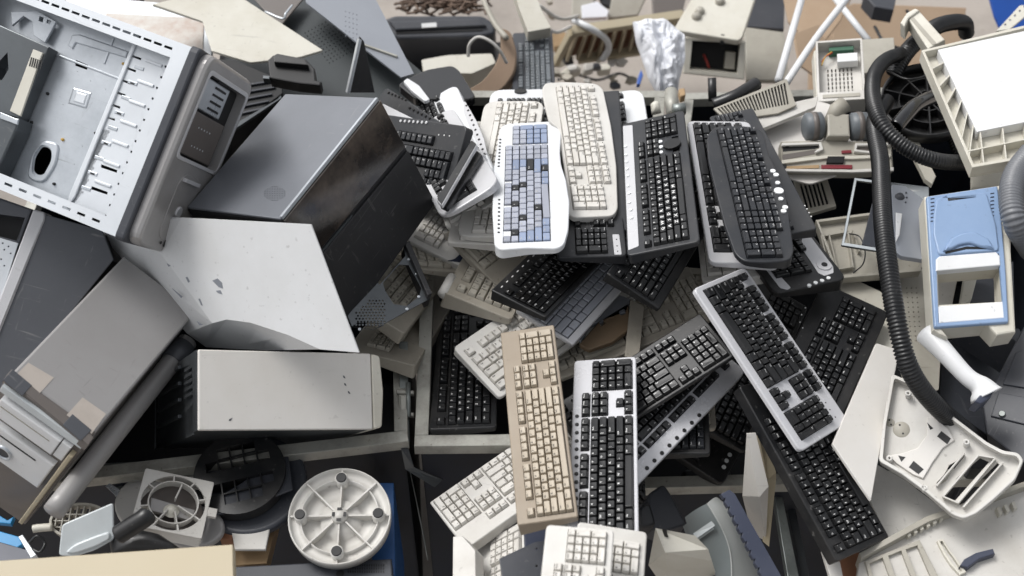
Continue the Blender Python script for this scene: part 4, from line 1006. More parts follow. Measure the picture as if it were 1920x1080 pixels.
for xa, xb in ((1507,1543),(1592,1628)):
    a = Vector(local(f, xa, 238, .0)); b = Vector(local(f, xb, 236, .0))
    prt(MB().tube([a, a.lerp(b,.12), a.lerp(b,.5), a.lerp(b,.88), b], lambda t: .031*(1-.25*(2*t-1)**6), 24), 'roller', 'roller_grey', R_, f)
    prt(MB().tube([a.lerp(b,.36), a.lerp(b,.64)], .0322, 24), 'rubber_band', 'taupe_dark', R_, f)
prt(MB().tube([local(f,1562,226,.0), local(f,1570,206,.01), local(f,1583,196,.012)], .019, 20, hollow=.8), 'neck', 'greybeige', R_, f)
# hoses
tb('vacuum_hose', 'black ribbed hose hanging down in a long S over the right side', 'hose', [(1662,190,1.2),(1640,232,1.26),(1650,300,1.28),(1653,360,1.3),(1657,430,1.31),(1668,520,1.3),(1683,610,1.27),(1705,690,1.22),(1745,750,1.15),(1800,800,1.05),(1850,835,.96)], .0145, 'hose', 16, ribs=.0032, ribn=.0066)
tb('vacuum_hose', 'black hose looping from the top to below the white framed panel', 'hose', [(1700,98,1.13),(1662,112,1.2),(1640,140,1.25),(1636,180,1.28),(1648,222,1.29),(1672,255,1.28),(1712,285,1.26),(1760,302,1.24),(1822,306,1.2)], .0135, 'hose', 16, ribs=.003, ribn=.0066)
tb('vacuum_hose', 'thick black hose with an elbow at the top beside the cream arm', 'hose', [(1812,62,1.0),(1808,44,1.06),(1785,42,1.12),(1752,52,1.15),(1712,84,1.15),(1690,112,1.14),(1676,140,1.12)], .018, 'hose', 16, ribs=.002, ribn=.0066)
tb('elbow_pipe', 'glossy black bent pipe with its open end towards the viewer', 'pipe', [(1830,170,1.14),(1765,178,1.2),(1722,194,1.24),(1700,214,1.25),(1678,240,1.25)], .0155, 'pipe_black', 20, hollow=.82)
tb('vacuum_hose', 'grey ribbed hose at the right edge beside the blue housing', 'hose', [(1935,285,1.3),(1905,325,1.3),(1896,370,1.3),(1905,420,1.28),(1935,470,1.2)], .02, 'hose_grey', 16, ribs=.003, ribn=.0066)
tb('vacuum_hose', 'short black ribbed hose end under the white framed panel', 'hose', [(1785,240,1.05),(1795,275,1.04),(1812,310,1.02)], .013, 'hose', 14, ribs=.003, ribn=.0066)
# black spoked wheel
f = plane(1740, 190, 1.10, (-.15,-.2,1)); R_ = thing('spoked_wheel', 'black spoked plastic wheel behind the hoses', 'plastic wheel', f)
r = .105
prt(MB().lathe([(r*.97,-.02),(r,-.02),(r,.01),(r*.95,.01),(r*.95,-.015)], seg=48), 'rim', 'black_plastic', R_, f)
prt(MB().disc((0,0), r*.96, -.022, -.018, 40), 'web', 'black_plastic', R_, f)
for rr in (.03,.065): prt(MB().ring((0,0), rr-.002, rr, -.018, .004, 32), 'ring_rib', 'black_plastic', R_, f)
prt(MB().lathe([(.006,.0),(.006,.012),(.014,.012),(.014,-.018)], seg=24), 'hub', 'black_plastic', R_, f)
for k in range(10):
    a = k*.628+.2; prt(MB().bar((.014*math.cos(a),.014*math.sin(a)),(r*.95*math.cos(a),r*.95*math.sin(a)), .003, -.018, .006), 'spoke', 'black_plastic', R_, f)
tb('cable', 'thin black cable coiled among the hoses', 'cable', [(1660,130,1.2),(1700,148,1.22),(1740,140,1.22),(1762,118,1.2)], .002, 'hose', 8)
sl('plastic_strip', 'cream plastic strip standing between the hoses', 'plastic strip', [(1668,160),(1676,170),(1755,330),(1748,345),(1735,335),(1662,190)], 1.05, .012, 'ivory')
# white framed panel
M, s = fit([(0,0,0),(1,1,0),(0,1,0)], [(1822,314),(1932,50),(1728,95)], 1.3, (.26,.26,.03), ns=.2, ss=.5)
f = plane3((1728,95,1.30),(1823,314,1.27),(1935,48,1.33))
R_ = thing('framed_tray', 'big white panel in a cream ribbed plastic frame at the upper right', 'plastic panel', f)
out = [(1728,94),(1935,44),(1970,100),(1960,290),(1823,314)]; inn = [(1759,93),(1935,55),(1965,100),(1955,222),(1832,247)]
bx('base', f, R_, out, -.03, -.022, 'ivory', bev=0, wp=0)
bx('rim', f, R_, out, -.0221, 0, 'ivory', bev=.001, holes=[[(1734,97),(1932,50),(1964,100),(1954,286),(1826,308)]])
bx('white_sheet', f, R_, inn, -.021, .002, 'white_paint', bev=.0008)
L1 = [(1733,96),(1826,309)]; L2 = [(1759,93),(1832,247)]
for k in range(1,7):
    t = k/6.6; a = (L1[0][0]+93*t, L1[0][1]+213*t); b = (L2[0][0]+73*t, L2[0][1]+154*t); fa, fb = f.uv(*a), f.uv(*b)
    prt(MB().bar(fa, fb, .0025, -.022, -.001), 'rib', 'ivory', R_, f)
for k in range(0,4):
    a = (1838+k*42, 247-k*8); b = (1845+k*42, 306-k*9); prt(MB().bar(f.uv(*a), f.uv(*b), .0025, -.022, -.001), 'rib', 'ivory', R_, f)
prt(MB().bar(f.uv(1815,283), f.uv(1950,255), .003, -.022, 0), 'long_rib', 'ivory', R_, f)
R_ = thing('plastic_strut', 'cream hollow plastic arm sticking up behind the white framed panel', 'plastic arm', plane(1730,55,1.22,(-.3,-.2,1)))
f = plane(1730,55,1.22,(-.3,-.2,1))
bx('body', f, R_, [(1700,30),(1722,18),(1772,74),(1740,92)], -.04, 0, 'ivory', bev=.003)
bx('end_cap', f, R_, [(1688,42),(1700,24),(1716,15),(1724,19),(1703,34),(1696,50)], -.04, .006, 'ivory', bev=.003)
bx('groove', f, R_, [(1706,34),(1712,31),(1757,82),(1748,84)], 0, .001, 'greybeige', bev=0)
sl('blue_tarp', 'bright blue plastic sheet in the top right corner', 'plastic sheet', [(1850,-30),(1960,-30),(1960,50),(1880,62),(1866,30)], .5, .01, mat('tarp', '1d4fa3', .4, dirt=.3, dirtcol='10306a'), n=(.2,-.6,1))
f = plane(1895, 32, .95, (-.2,-.3,1)); o = slab('metal_strip', 'perforated cream metal strip before the blue sheet', 'metal strip', f, [(1868,58),(1912,10),(1935,8),(1935,20),(1893,55)], .006, 'ivory', bev=.001, holes=[circ((1885+i*9, 46-i*8.5), 2.2, 8) for i in range(5)])
# blue housing
f = plane3((1733,367,1.26),(1750,617,1.20),(1872,348,1.27)); R_ = thing('plastic_housing', 'light blue plastic housing with two white bars and a cream side', 'plastic housing', f)
bx('cream_shell', f, R_, [(1733,368),(1880,346),(1897,380),(1896,470),(1905,622),(1870,628),(1850,607),(1765,615),(1778,632),(1762,626),(1750,618)], -.05, -.004, 'ivory', bev=.004, wp=-.004, holes=[[(1758,508),(1877,498),(1880,566),(1760,572)]])
bx('blue_cover', f, R_, [(1737,368),(1871,348),(1880,430),(1886,500),(1892,604),(1752,614)], -.004, .003, 'blue_plastic', bev=.003, holes=[[(1755,486),(1873,475),(1883,596),(1760,606)], [(1775,366),(1830,360),(1830,370),(1778,377)]], r=.004)
bx('white_bar', f, R_, [(1755,486),(1762,480),(1868,472),(1875,480),(1876,497),(1755,508)], -.01, .005, 'white_paint', bev=.002)
bx('white_bar', f, R_, [(1758,574),(1881,565),(1884,596),(1761,606)], -.01, .001, 'white_paint', bev=.002)
bx('display_panel', f, R_, [(1757,370),(1850,360),(1868,420),(1874,470),(1760,478),(1750,440),(1751,400)], .003, .007, 'blue_plastic', bev=.003, r=.008, holes=[[(1775,366),(1830,360),(1830,370),(1778,377)]])
bx('hood', f, R_, [(1768,470),(1785,445),(1805,436),(1830,434),(1855,447),(1866,466),(1840,462),(1820,455),(1800,458),(1785,466)], .007, .013, 'blue_plastic', bev=.004, r=.004)
bx('slot', f, R_, [(1772,472),(1812,462),(1850,463),(1850,467),(1812,467),(1773,476)], .007, .0076, 'soft_black', bev=0)
bx('connector', f, R_, [(1778,366),(1828,361),(1828,369),(1780,375)], -.004, 0, 'offwhite', bev=.001)
for k in range(7): bx('vent_slot', f, R_, [(1745,372+k*7),(1752,371+k*7),(1752,373+k*7),(1745,374+k*7)], .003, .0035, 'navy', bev=0); bx('vent_slot', f, R_, [(1857,362+k*7),(1864,361+k*7),(1864,363+k*7),(1857,364+k*7)], .003, .0035, 'navy', bev=0)
# white blender-like handle
f = plane(1790, 690, 1.16, (.1,-.1,1)); R_ = thing('hand_blender', 'smooth white plastic handle with a navy end pointing down right', 'handle', f)
ax_ = [Vector(local(f, x, y, w_)) for x, y, w_ in ((1738,625,-.01),(1775,665,0),(1812,705,0),(1838,724,0),(1850,742,-.004))]
prt(MB().tube(spline(ax_, 6), lambda t: .022-.006*math.sin(t*3.14)+.012*max(0,t-.65)*2, 20), 'grip', 'white_paint', R_, f)
bx('navy_end', f, R_, [(1828,752),(1838,740),(1850,738),(1862,732),(1870,716),(1866,728),(1858,745),(1840,757)], -.015, .014, 'toothed', bev=.003)
# silver frame and grey plates
f = plane3((1603,335,1.17),(1578,458,1.12),(1740,352,1.2)); slab('metal_surround', 'thin silver rectangular frame hanging behind the ribbed hose', 'metal frame', f, [(1602,333),(1742,350),(1742,492),(1652,472),(1577,460)], .006, 'steel_dark', bev=.001, holes=[[(1606,338),(1672,347),(1652,466),(1583,455)]])
o = slab('grey_plate', 'grey plastic plate with a round knob, left of the blue housing', 'plastic plate', plane(1705,415,1.19), [(1672,345),(1738,354),(1740,488),(1690,480),(1665,460)], .01, 'grey_paint', r=.004)
fq = plane(1705,415,1.19)
u, v = fq.uv(1687,369); MB().lathe([(0,.006),(.006,.006),(.008,.003),(.010,.0)], (u, v), 20).build('knob', 'slate', o)
for q in ((1699,362),(1700,371),(1698,380)): u, v = fq.uv(*q); MB().disc((u,v), .0018, 0, .002, 8).build('pin', 'slate', o)
sl('metal_strip', 'white metal strip hanging over the grey plate beside the ribbed hose', 'metal strip', [(1680,398),(1692,400),(1687,440),(1680,452)], 1.2, .004, 'white_paint')
sl('dark_sheet', 'dark slanted panel seen through the silver frame', 'panel', [(1640,362),(1656,362),(1652,466),(1616,458)], 1.1, .004, 'slate')
# beige tray under the frame
f = plane(1630, 460, 1.04, (.05,-.1,1)); R_ = thing('plastic_tray', 'beige ribbed plastic tray under the silver frame', 'plastic tray', f)
bx('floor', f, R_, [(1530,412),(1650,396),(1735,480),(1727,508),(1572,522)], -.02, -.014, 'greybeige', bev=0, wp=0)
bx('rim', f, R_, [(1530,412),(1650,396),(1735,480),(1727,508),(1572,522)], -.0139, 0, 'greybeige', bev=.001, holes=[[(1535,416),(1648,401),(1729,481),(1722,503),(1575,516)]])
for a, b in (((1540,440),(1555,500)),((1555,438),(1572,508)),((1590,428),(1600,500)),((1548,440),(1592,432)),((1560,505),(1602,498)),((1600,430),(1612,470))): prt(MB().bar(f.uv(*a), f.uv(*b), .003, -.014, -.002), 'rib', 'greybeige', R_, f)
tb('cable', 'thin dark wire curled on the beige tray', 'cable', [(1592,438,1.05),(1612,444,1.05),(1622,470,1.05),(1618,495,1.05),(1600,512,1.05)], .0015, 'hose', 6)
# louvre grille
f = plane(1528, 362, 1.0, (-.3,-.1,1)); hs = [[(1499+k*7.5,345-k*1.2),(1503+k*7.5,344-k*1.2),(1516+k*7.5,390-k*1.5),(1512+k*7.5,391-k*1.5)] for k in range(6)]
slab('vent_grille', 'dusty dark grille with six long slots behind the black keyboards', 'vent grille', f, [(1487,338),(1548,326),(1568,386),(1508,404)], .01, 'greybeige', holes=hs, r=.004)
# perforated panels
hs = [circ((1700+i*9+j*.8, 540+j*9), 1.3, 6) for i in range(3) for j in range(12)]
sl('perforated_sheet', 'grey perforated metal panel below the ribbed hose', 'metal panel', [(1655,520),(1750,500),(1765,640),(1760,730),(1700,760),(1680,640)], .98, .003, 'greybeige', holes=hs, bev=0)
sl('plastic_sheet', 'pale grey box side with a seam, behind the blue housing opening', 'plastic panel', [(1750,505),(1800,500),(1785,575),(1765,590),(1752,560)], 1.08, .03, 'offwhite')
sl('plastic_bracket', 'cream upright bracket seen through the blue housing', 'bracket', [(1812,500),(1838,498),(1822,560),(1800,575)], 1.1, .02, 'ivory')
sl('black_case', 'matte black box side seen through the blue housing', 'box', [(1838,498),(1900,490),(1905,640),(1810,580)], 1.06, .1, 'slate')
# white plates
sl('white_sheet', 'off-white plastic panel standing between the black keyboards and the cream tray', 'plastic panel', [(1561,832),(1600,742),(1643,643),(1687,656),(1660,790),(1634,939),(1600,890)], 1.06, .006, 'warm_white', n=(.25,-.1,1), r=.003)
sl('white_sheet', 'cream plate edge peeping out above the matte black keyboard', 'plastic panel', [(1574,538),(1590,517),(1672,556),(1692,600),(1672,660),(1640,690)], 1.0, .02, 'ivory', r=.004)
# cream tray housing
f = plane3((1672,705,1.10),(1650,865,1.04),(1915,862,1.10)); R_ = thing('plastic_housing', 'cream curved tray housing with black cut-outs at the lower right', 'plastic housing', f)
out = [(1672,704),(1705,718),(1762,765),(1850,832),(1880,848),(1908,852),(1919,866),(1903,902),(1862,940),(1830,966),(1806,976),(1785,968),(1735,925),(1690,892),(1648,868),(1655,800)]
ho = [[(1738,790),(1752,802),(1744,806)], [(1765,808),(1783,822),(1776,833),(1757,818)], [(1681,852),(1698,857),(1688,866)], [(1713,864),(1732,880),(1722,889),(1704,876)],
      [(1800,860),(1804,850),(1808,856),(1782,888),(1776,900),(1758,912),(1756,905),(1770,890),(1780,872)], [(1838,858),(1855,866),(1788,942),(1772,930),(1795,895)], [(1870,868),(1875,872),(1802,950),(1796,942)]]
ho = ho[4:]
bx('tray', f, R_, out, -.012, -.008, 'offwhite', bev=0, holes=ho, wp=-.008, r=.006)
bx('rim', f, R_, out, -.0079, .012, 'offwhite', bev=.002, wp=.0, r=.006, holes=[rpoly([f and p for p in [(1677,712),(1704,724),(1760,771),(1848,838),(1878,854),(1905,858),(1912,868),(1898,899),(1858,935),(1828,959),(1807,969),(1787,961),(1738,919),(1693,886),(1655,864),(1661,800)]], 6)])
bx('raised_plate', f, R_, [(1738,782),(1750,782),(1778,803),(1790,825),(1768,840),(1748,868),(1731,897),(1712,890),(1680,868),(1666,853),(1690,850),(1720,840),(1738,815)], -.008, -.003, 'warm_white', bev=.0015, wp=-.003)
for q_ in ([(1738,792),(1750,803),(1744,806)],[(1765,808),(1783,822),(1776,833),(1757,818)],[(1684,854),(1698,857),(1690,866)],[(1713,864),(1732,880),(1722,889),(1704,876)]): bx('cut_out', f, R_, q_, -.0031, -.0025, 'soft_black', bev=0)
for a, b in (((1834,855),(1768,932)),((1866,860),(1796,944)),((1880,868),(1806,952)),((1768,932),(1796,944)),((1834,855),(1866,860)),((1808,850),(1756,912))): prt(MB().bar(f.uv(*a), f.uv(*b), .0025, -.008, .006), 'rib', 'offwhite', R_, f)
for q in ((1703,741),(1812,832),(1734,918),(1668,862)): u, v = f.uv(*q); prt(MB().lathe([(.002,-.004),(.002,.012),(.0055,.012),(.0055,-.008)], (u,v), 14), 'screw_post', 'offwhite', R_, f)
for q in ((1690,803,.015),(1669,790,.008)):
    u, v = f.uv(q[0], q[1]); prt(MB().lathe([(0,-.006),(q[2]*.8,-.006),(q[2],-.008)], (u,v), 20), 'boss', 'greybeige', R_, f)
    for d in (-.5,.5): prt(MB().disc((u+d*q[2],v+d*q[2]*.5), .0018, -.006, -.0055, 8), 'screw_hole', 'soft_black', R_, f)
sl('grey_sheet', 'smooth grey-white panel between the long black keyboard and the cream tray', 'plastic panel', [(1632,940),(1640,868),(1700,902),(1790,970),(1775,990),(1668,1015)], .95, .006, 'offwhite', n=(0,-.1,1))
# bottom right base
f = plane3((1600,1060,.96),(1920,918,1.0),(1920,1100,.98)); R_ = thing('equipment_shell', 'large cream equipment base with clips and a hinge in the lower right corner', 'equipment base', f)
bx('plate', f, R_, [(1612,1050),(1735,985),(1960,905),(1960,1120),(1600,1120)], -.03, 0, 'offwhite', bev=.002)
bx('back_wall', f, R_, [(1608,1046),(1732,978),(1960,896),(1960,906),(1736,988),(1612,1056)], -.03, .02, 'greybeige', bev=.001, wp=0)
bx('insert', f, R_, [(1622,1052),(1724,1012),(1775,1110),(1640,1120)], 0, .008, 'greybeige', bev=.001, holes=[[(1630,1056),(1655,1045),(1675,1100),(1645,1110)], [(1665,1042),(1690,1032),(1712,1090),(1685,1098)], [(1698,1030),(1720,1022),(1745,1080),(1722,1088)]])
for k in range(6): bx('clip', f, R_, [(1700+k*12,1000-k*6),(1706+k*12,997-k*6),(1709+k*12,1003-k*6),(1703+k*12,1006-k*6)], 0, .014, 'ivory', bev=.001)
for k in range(3): bx('clip', f, R_, [(1868+k*14,952-k*5),(1874+k*14,949-k*5),(1880+k*14,962-k*5),(1874+k*14,965-k*5)], 0, .014, 'ivory', bev=.001)
bx('slot_frame', f, R_, [(1757,1014),(1768,1010),(1780,1030),(1792,1045),(1812,1072),(1800,1078),(1782,1058),(1770,1040)], 0, .008, 'ivory', bev=.001, holes=[[(1762,1015),(1767,1014),(1778,1032),(1790,1048),(1804,1070),(1800,1073),(1784,1054),(1774,1038)]])
bx('lever', f, R_, [(1800,1060),(1808,1048),(1830,1036),(1862,1028),(1866,1038),(1836,1048),(1815,1064)], 0, .016, 'toothed', bev=.002)
# dark boxes at the right edge
sl('black_case', 'black plastic case filling the right edge below the blue housing', 'box', [(1770,640),(1910,615),(1925,640),(1880,760),(1830,860),(1760,760)], .93, .3, 'slate', r=.004)
f = plane3((1935,600,1.12),(1835,770,1.05),(1935,900,1.05)); R_ = thing('drawer_unit', 'dark navy drawer unit leaning in at the right edge', 'drawer unit', f)
bx('body', f, R_, [(1925,600),(1960,590),(1960,900),(1850,812),(1842,760)], -.2, 0, 'slate', bev=.003)
for q in ([(1905,660),(1940,655),(1940,730),(1880,720)], [(1872,735),(1940,748),(1940,800),(1858,780)]): bx('drawer', f, R_, q, 0, .004, 'slate', bev=.0015)
u, v = f.uv(1879,779); prt(MB().disc((u,v), .006, .004, .009, 14, bev=.001), 'knob', 'galv', R_, f)
sl('ribbed_sheet', 'cream panel with raised ribs below the white framed panel', 'plastic panel', [(1822,322),(1900,306),(1912,352),(1880,345),(1822,352)], 1.15, .01, 'ivory')
# ------------------------------------------------------------------ top left behind the cases
f = plane(300, 55, 1.05, (0,-.15,1))
o = slab('steel_sheet', 'white steel panel with a rusty inner sheet behind the silver case', 'steel panel', f, [(120,-10),(397,13),(396,104),(300,80),(150,60)], .02, 'steel_white', bev=.001)
MB().prism(f.pts([(200,26),(383,36),(381,96),(300,80),(190,60)]), .001, .003, bev=.001).build('rusty_sheet', 'rusty', o)
sl('plastic_sheet', 'big ivory plastic panel with a pointed corner at the top left', 'plastic panel', [(285,8),(395,-20),(430,-20),(606,94),(562,107),(470,117),(397,95),(380,40)], 1.12, .006, 'ivory', n=(.1,-.1,1), r=.003)
sl('dark_vent', 'black slotted part at the very top left edge', 'vent cover', [(130,-20),(270,-20),(262,6),(160,6)], 1.0, .02, 'soft_black', holes=[[(150+i*10,-8),(153+i*10,-8),(156+i*10,2),(153+i*10,2)] for i in range(9)], n=(0,-.2,1))
hs = [circ((572+i*6.4+j*4.6, 62+j*5.6-i*3.4), 1.2, 5) for i in range(9) for j in range(11)]
f = plane(620, 90, .99, (0,-.15,1))
slab('perforated_sheet', 'dark perforated steel panel above the big black case', 'metal panel', f, [(440,-30),(600,-30),(820,160),(800,215),(480,215),(420,120)], .004, mat('dark_steel','33383a',.4,metal=.3,dirt=.3,dirtcol='1f2223'), bev=0, holes=hs)
sl('dark_case_or_backing', 'black backing added under the perforated steel panel', 'case', [(430,-30),(600,-30),(820,160),(800,215),(470,215),(410,120)], .96, .4, 'soft_black')  # black block added so holes and gaps above it stay dark
f = plane(680, 60, 1.05, (.1,-.1,1)); hs = [circ((648+i*7, 22+j*9+i*2), 1.0, 5) for i in range(4) for j in range(6)]
o = slab('grey_sheet', 'mid-grey triangular steel panel pointing down right at the top', 'metal panel', f, [(570,-20),(695,-20),(776,138),(752,145),(574,5)], .004, 'grey_paint', holes=hs, bev=0)
MB().bar(f.uv(682,86), f.uv(745,108), .005, 0, .006, bev=.001).build('edge_bar', 'rail', o)
sl('steel_sheet', 'small grey steel panel at the top edge beside the triangular one', 'metal panel', [(470,-10),(573,-8),(528,46),(505,30)], 1.04, .004, 'taupe_dark', n=(0,-.1,1))
tb('rod', 'bent thin silver rod on the small grey panel at the top', 'rod', [(497,22,1.06),(530,35,1.06),(536,25,1.07),(548,10,1.07)], .003, 'steel', 8)
R_ = thing('black_bracket', 'black plastic bracket with stepped edges left of the perforated panel', 'bracket', plane(548,132,1.2,(0,-.2,1))); f = plane(548,132,1.2,(0,-.2,1))
bx('base', f, R_, [(502,112),(512,103),(575,112),(590,128),(592,150),(603,153),(600,160),(560,156),(506,146)], -.03, 0, 'soft_black', bev=.003)
bx('upper_step', f, R_, [(512,104),(520,100),(572,110),(578,122),(514,116)], 0, .015, 'black_plastic', bev=.002)
bx('tab', f, R_, [(493,141),(506,142),(505,148),(493,147)], -.01, .004, 'steel_dark', bev=.001)
f = plane3((676,70,1.25),(652,173,1.14),(702,174,1.12)); o = slab('board', 'black upright board with a bright metal edge, above the black case', 'board', f, [(676,70),(683,78),(703,174),(652,174)], .008, 'matte_black')
MB().bar(f.uv(675,74), f.uv(653,174), .007, -.008, .003, bev=.0006).build('metal_edge', 'steel', o)
# black louvre boxes behind the silver tower
f = plane(450, 210, 1.08, (.1,-.2,1)); R_ = thing('louvre_box', 'black louvred panel with grey slats between the silver and the black case', 'louvre panel', f)
bx('plate', f, R_, [(400,110),(440,112),(528,150),(530,175),(430,250),(400,330),(370,380),(360,300)], -.1, 0, 'soft_black', bev=.002)
for k in range(5): bx('slat', f, R_, [(440,160+k*13),(522-k*6,148+k*13),(522-k*6,151+k*13),(440,164+k*13)], 0, .005, 'slate', bev=.0008)
bx('metal_strip', f, R_, [(426,240),(520,186),(527,178),(528,184),(430,249)], 0, .008, 'steel_dark', bev=.001)
# ------------------------------------------------------------------ blurred floor behind the bins
f = plane(820, 50, .62, (0,-.5,1)); R_ = thing('printer', 'dark blue-grey printer with a small white label behind the heap', 'printer', f)
bx('body', f, R_, [(712,38),(740,28),(905,28),(930,44),(928,64),(900,70),(745,74),(728,66)], -.2, 0, 'slate', bev=.01, r=.01)
bx('lid', f, R_, [(730,40),(900,34),(912,48),(742,56)], 0, .012, 'slate', bev=.004)
bx('paper_slot', f, R_, [(742,60),(905,54),(905,57),(742,63)], 0, .003, 'soft_black', bev=0)
bx('label', f, R_, [(790,44),(818,42),(819,50),(791,52)], .012, .014, 'white_paint', bev=0)
mb = MB(); random.seed(3)
for k in range(46):
    x0, y0 = random.uniform(735, 870), random.uniform(-12, 20); pts = []
    for j in range(5): pts.append(at(x0 + j*14 + random.uniform(-6,6), y0 + random.uniform(-7,8) + (j-2)**2*1.2, .5 + random.uniform(0,.06)))
    c = at(800, 5, .5); mb.tube(spline([Vector((p - c).tolist()) for p in pts], 4), .004, 6)
o = mb.build('wire_bundle', 'wicker', None, Matrix.Translation(Vector(at(800,5,.5).tolist()))); tag(o, 'brown tangle of thin wires behind the dark printer', 'wire bundle')
sl('drive_box', 'scuffed cream box lying behind the black rounded lid', 'box', [(790,112),(840,103),(922,100),(930,118),(885,138),(795,136)], .62, .1, 'ivory', n=(0,-.3,1), r=.006)
sl('dark_case_or_backing', 'dark flat case under the printer with an orange light', 'case', [(725,85),(960,78),(965,190),(740,190)], .4, .3, 'soft_black', n=(0,-.2,1))
sl('rounded_case', 'glossy black rounded lid left of the white keyboard', 'lid', [(745,158),(778,140),(800,130),(848,122),(862,132),(892,180),(882,186),(780,186)], 1.1, .02, 'pipe_black', r=.012, n=(0,.1,1), bev=.003)
f = plane(920, 130, .78, (0,-.5,1)); o = slab('curved_band', 'brown curved cardboard band standing behind the heap', 'band', f, [(937,50),(958,58),(970,100),(965,135),(945,165),(905,190),(868,172),(905,152),(930,120),(940,85)], .07, 'fabric', bev=.004, r=.02)
tb('cable', 'pale looped cable in front of the cream box', 'cable', [(878,106,.85),(880,84,.88),(895,70,.9),(915,75,.9),(935,92,.88),(950,118,.84)], .0045, 'offwhite', 8)
keyboard('grey keyboard standing upright out of focus behind the heap', [(1038,178),(1034,57),(963,62),(965,182)], .74, case='slate', key='roller_grey', L=.40, W=.15, n=(0,-.6,1), ns=.4)
sl('cream_wedge', 'cream wedge-shaped plastic piece at the top above the upright keyboard', 'plastic piece', [(962,-20),(1000,-20),(1020,28),(1034,52),(990,60),(975,20)], .8, .05, 'ivory', n=(0,-.4,1), r=.004)
tb('metal_pole', 'thin grey bent pole beside the curved band', 'pole', [(898,-20,.85),(925,40,.85),(950,72,.85)], .008, 'greybeige', 10)
for k, (a, b, c_) in enumerate((((1000,35,.7),(1040,60,.6),(1070,50,.5)), ((1010,10,.7),(1050,35,.6),(1085,30,.5)))):
    tb('cable', ('pale cable drooping over the cream wedge', 'pale cable running to the beige crate')[k], 'cable', [a, b, c_], .006, 'offwhite', 8)
# crate
f = plane3((1035,110,.28),(1190,95,.28),(1090,45,.5)); R_ = thing('crate', 'beige open crate lying on its side on the floor', 'crate', f)
for a, b, w in (((1070,52),(1278,22),.03),((1082,104),(1198,88),.022),((1278,22),(1278,62),.02),((1072,52),(1040,112),.02),((1198,88),(1278,62),.02)):
    prt(MB().bar(f.uv(*a), f.uv(*b), w, 0, .03, bev=.003), 'rail', 'sand', R_, f)
for k in range(11):
    t = (k+.5)/11; a = (1075+200*t, 51-29*t); b = (1052+(215)*t, 108-36*t); prt(MB().bar(f.uv(*a), f.uv(*b), .009, .004, .02, bev=.001), 'slat', 'sand', R_, f)
bx('bottom', f, R_, [(1045,108),(1075,55),(1275,28),(1275,62),(1195,88)], -.02, -.01, 'brown_wood', bev=0)
tb('cable', 'white cable with a white plug lying on the beige crate', 'cable', [(1075,38,.5),(1105,52,.5),(1135,72,.45),(1141,92,.4),(1130,112,.35)], .011, 'white_plastic', 10)
random.seed(11)
for k, (px, m_, lab) in enumerate((([(1040,98),(1075,88),(1078,100),(1050,118),(1038,112)], 'ivory', 'cream plastic block on the floor left of the crate'),
    ([(1058,128),(1085,120),(1092,128),(1070,140),(1050,138)], 'ivory', 'small crumpled cream scrap lowest on the floor'), ([(1095,118),(1115,118),(1118,128),(1098,134)], 'offwhite', 'small cream plastic scrap between others on the floor'),
    ([(1118,122),(1145,118),(1146,130),(1122,133)], 'ivory', 'cream scrap on the floor under the white plug'), ([(1034,62),(1060,58),(1066,78),(1040,90)], 'wood', 'brown wooden piece left of the crate'))):
    sl('scrap', lab, 'plastic scrap', px, .2, .04, m_, n=(random.uniform(-.3,.3),-.4,1), r=.01, bev=.004)
for px, m_, lab in (([(1075,-20),(1130,-20),(1090,34),(1070,38)], 'greybeige', 'grey-beige panel left of the dark gap at the top edge'), ([(1150,-20),(1218,-20),(1196,28),(1140,34)], 'greybeige', 'grey-beige panel at the top edge above the crate'),
    ([(1090,10),(1120,2),(1142,20),(1138,32),(1092,34)], 'bag_white', 'pale blue-white scrap at the top edge'), ([(1120,-20),(1170,-20),(1150,14),(1128,8)], 'soft_black', 'black panel at the top edge between grey ones'), ([(1222,-20),(1290,-20),(1280,22),(1225,28)], 'taupe_dark', 'brown-grey panel at the top edge right of the crate')):
    sl('scrap_sheet', lab, 'panel', px, .35, .02, m_, n=(0,-.5,1), bev=.003)
# white sack
from mathutils import noise as mnoise
def blob(name, label, cat, px, z, depth, m, n=(0,-.6,1), seed=1, rings=12, amp=.012):
    c = cen(px); f = plane(c[0], c[1], z, n)
    pol = [Vector((*p, 0)) for p in f.pts(px)]; pol = [Vector(q) for q in resample(pol + [pol[0]], .008)[:-1]]
    k = len(pol); vs = []; fs = []
    for s_ in (1, -1):
        for i in range(rings + 1):
            t = i / rings; sc = math.cos(t*math.pi/2); hh = math.sin(t*math.pi/2)*depth*s_
            for j, p in enumerate(pol):
                q = p*sc; d_ = mnoise.noise(Vector((q.x*24, q.y*9, seed + s_))) + .6*abs(mnoise.noise(Vector((q.x*60, q.y*26, seed*2 + s_))))
                q.z = hh + d_*amp*2.2*min(1, 3*t); vs.append(tuple(q))
    for s_ in (0, 1):
        o_ = s_*(rings+1)*k
        for i in range(rings):
            for j in range(k): fs.append((o_+i*k+j, o_+i*k+(j+1)%k, o_+(i+1)*k+(j+1)%k, o_+(i+1)*k+j))
    mb = MB().add(vs, fs, 0, amp < .005); o = mb.build(name, m, None, f.mat()); return tag(o, label, cat)
blob('plastic_sack', 'crumpled white plastic sack tapering down behind the bins', 'sack', [(1186,42),(1212,38),(1246,36),(1284,66),(1285,110),(1274,150),(1270,178),(1235,182),(1216,150),(1204,110),(1192,75)], .72, .045, 'bag_white', amp=.020, seed=9)
sl('scrap', 'small bright blue plastic scrap left of the white sack', 'plastic scrap', [(1196,145),(1202,130),(1206,140),(1200,158),(1194,158)], .5, .02, 'wire_blue', n=(0,-.4,1), bev=.002)
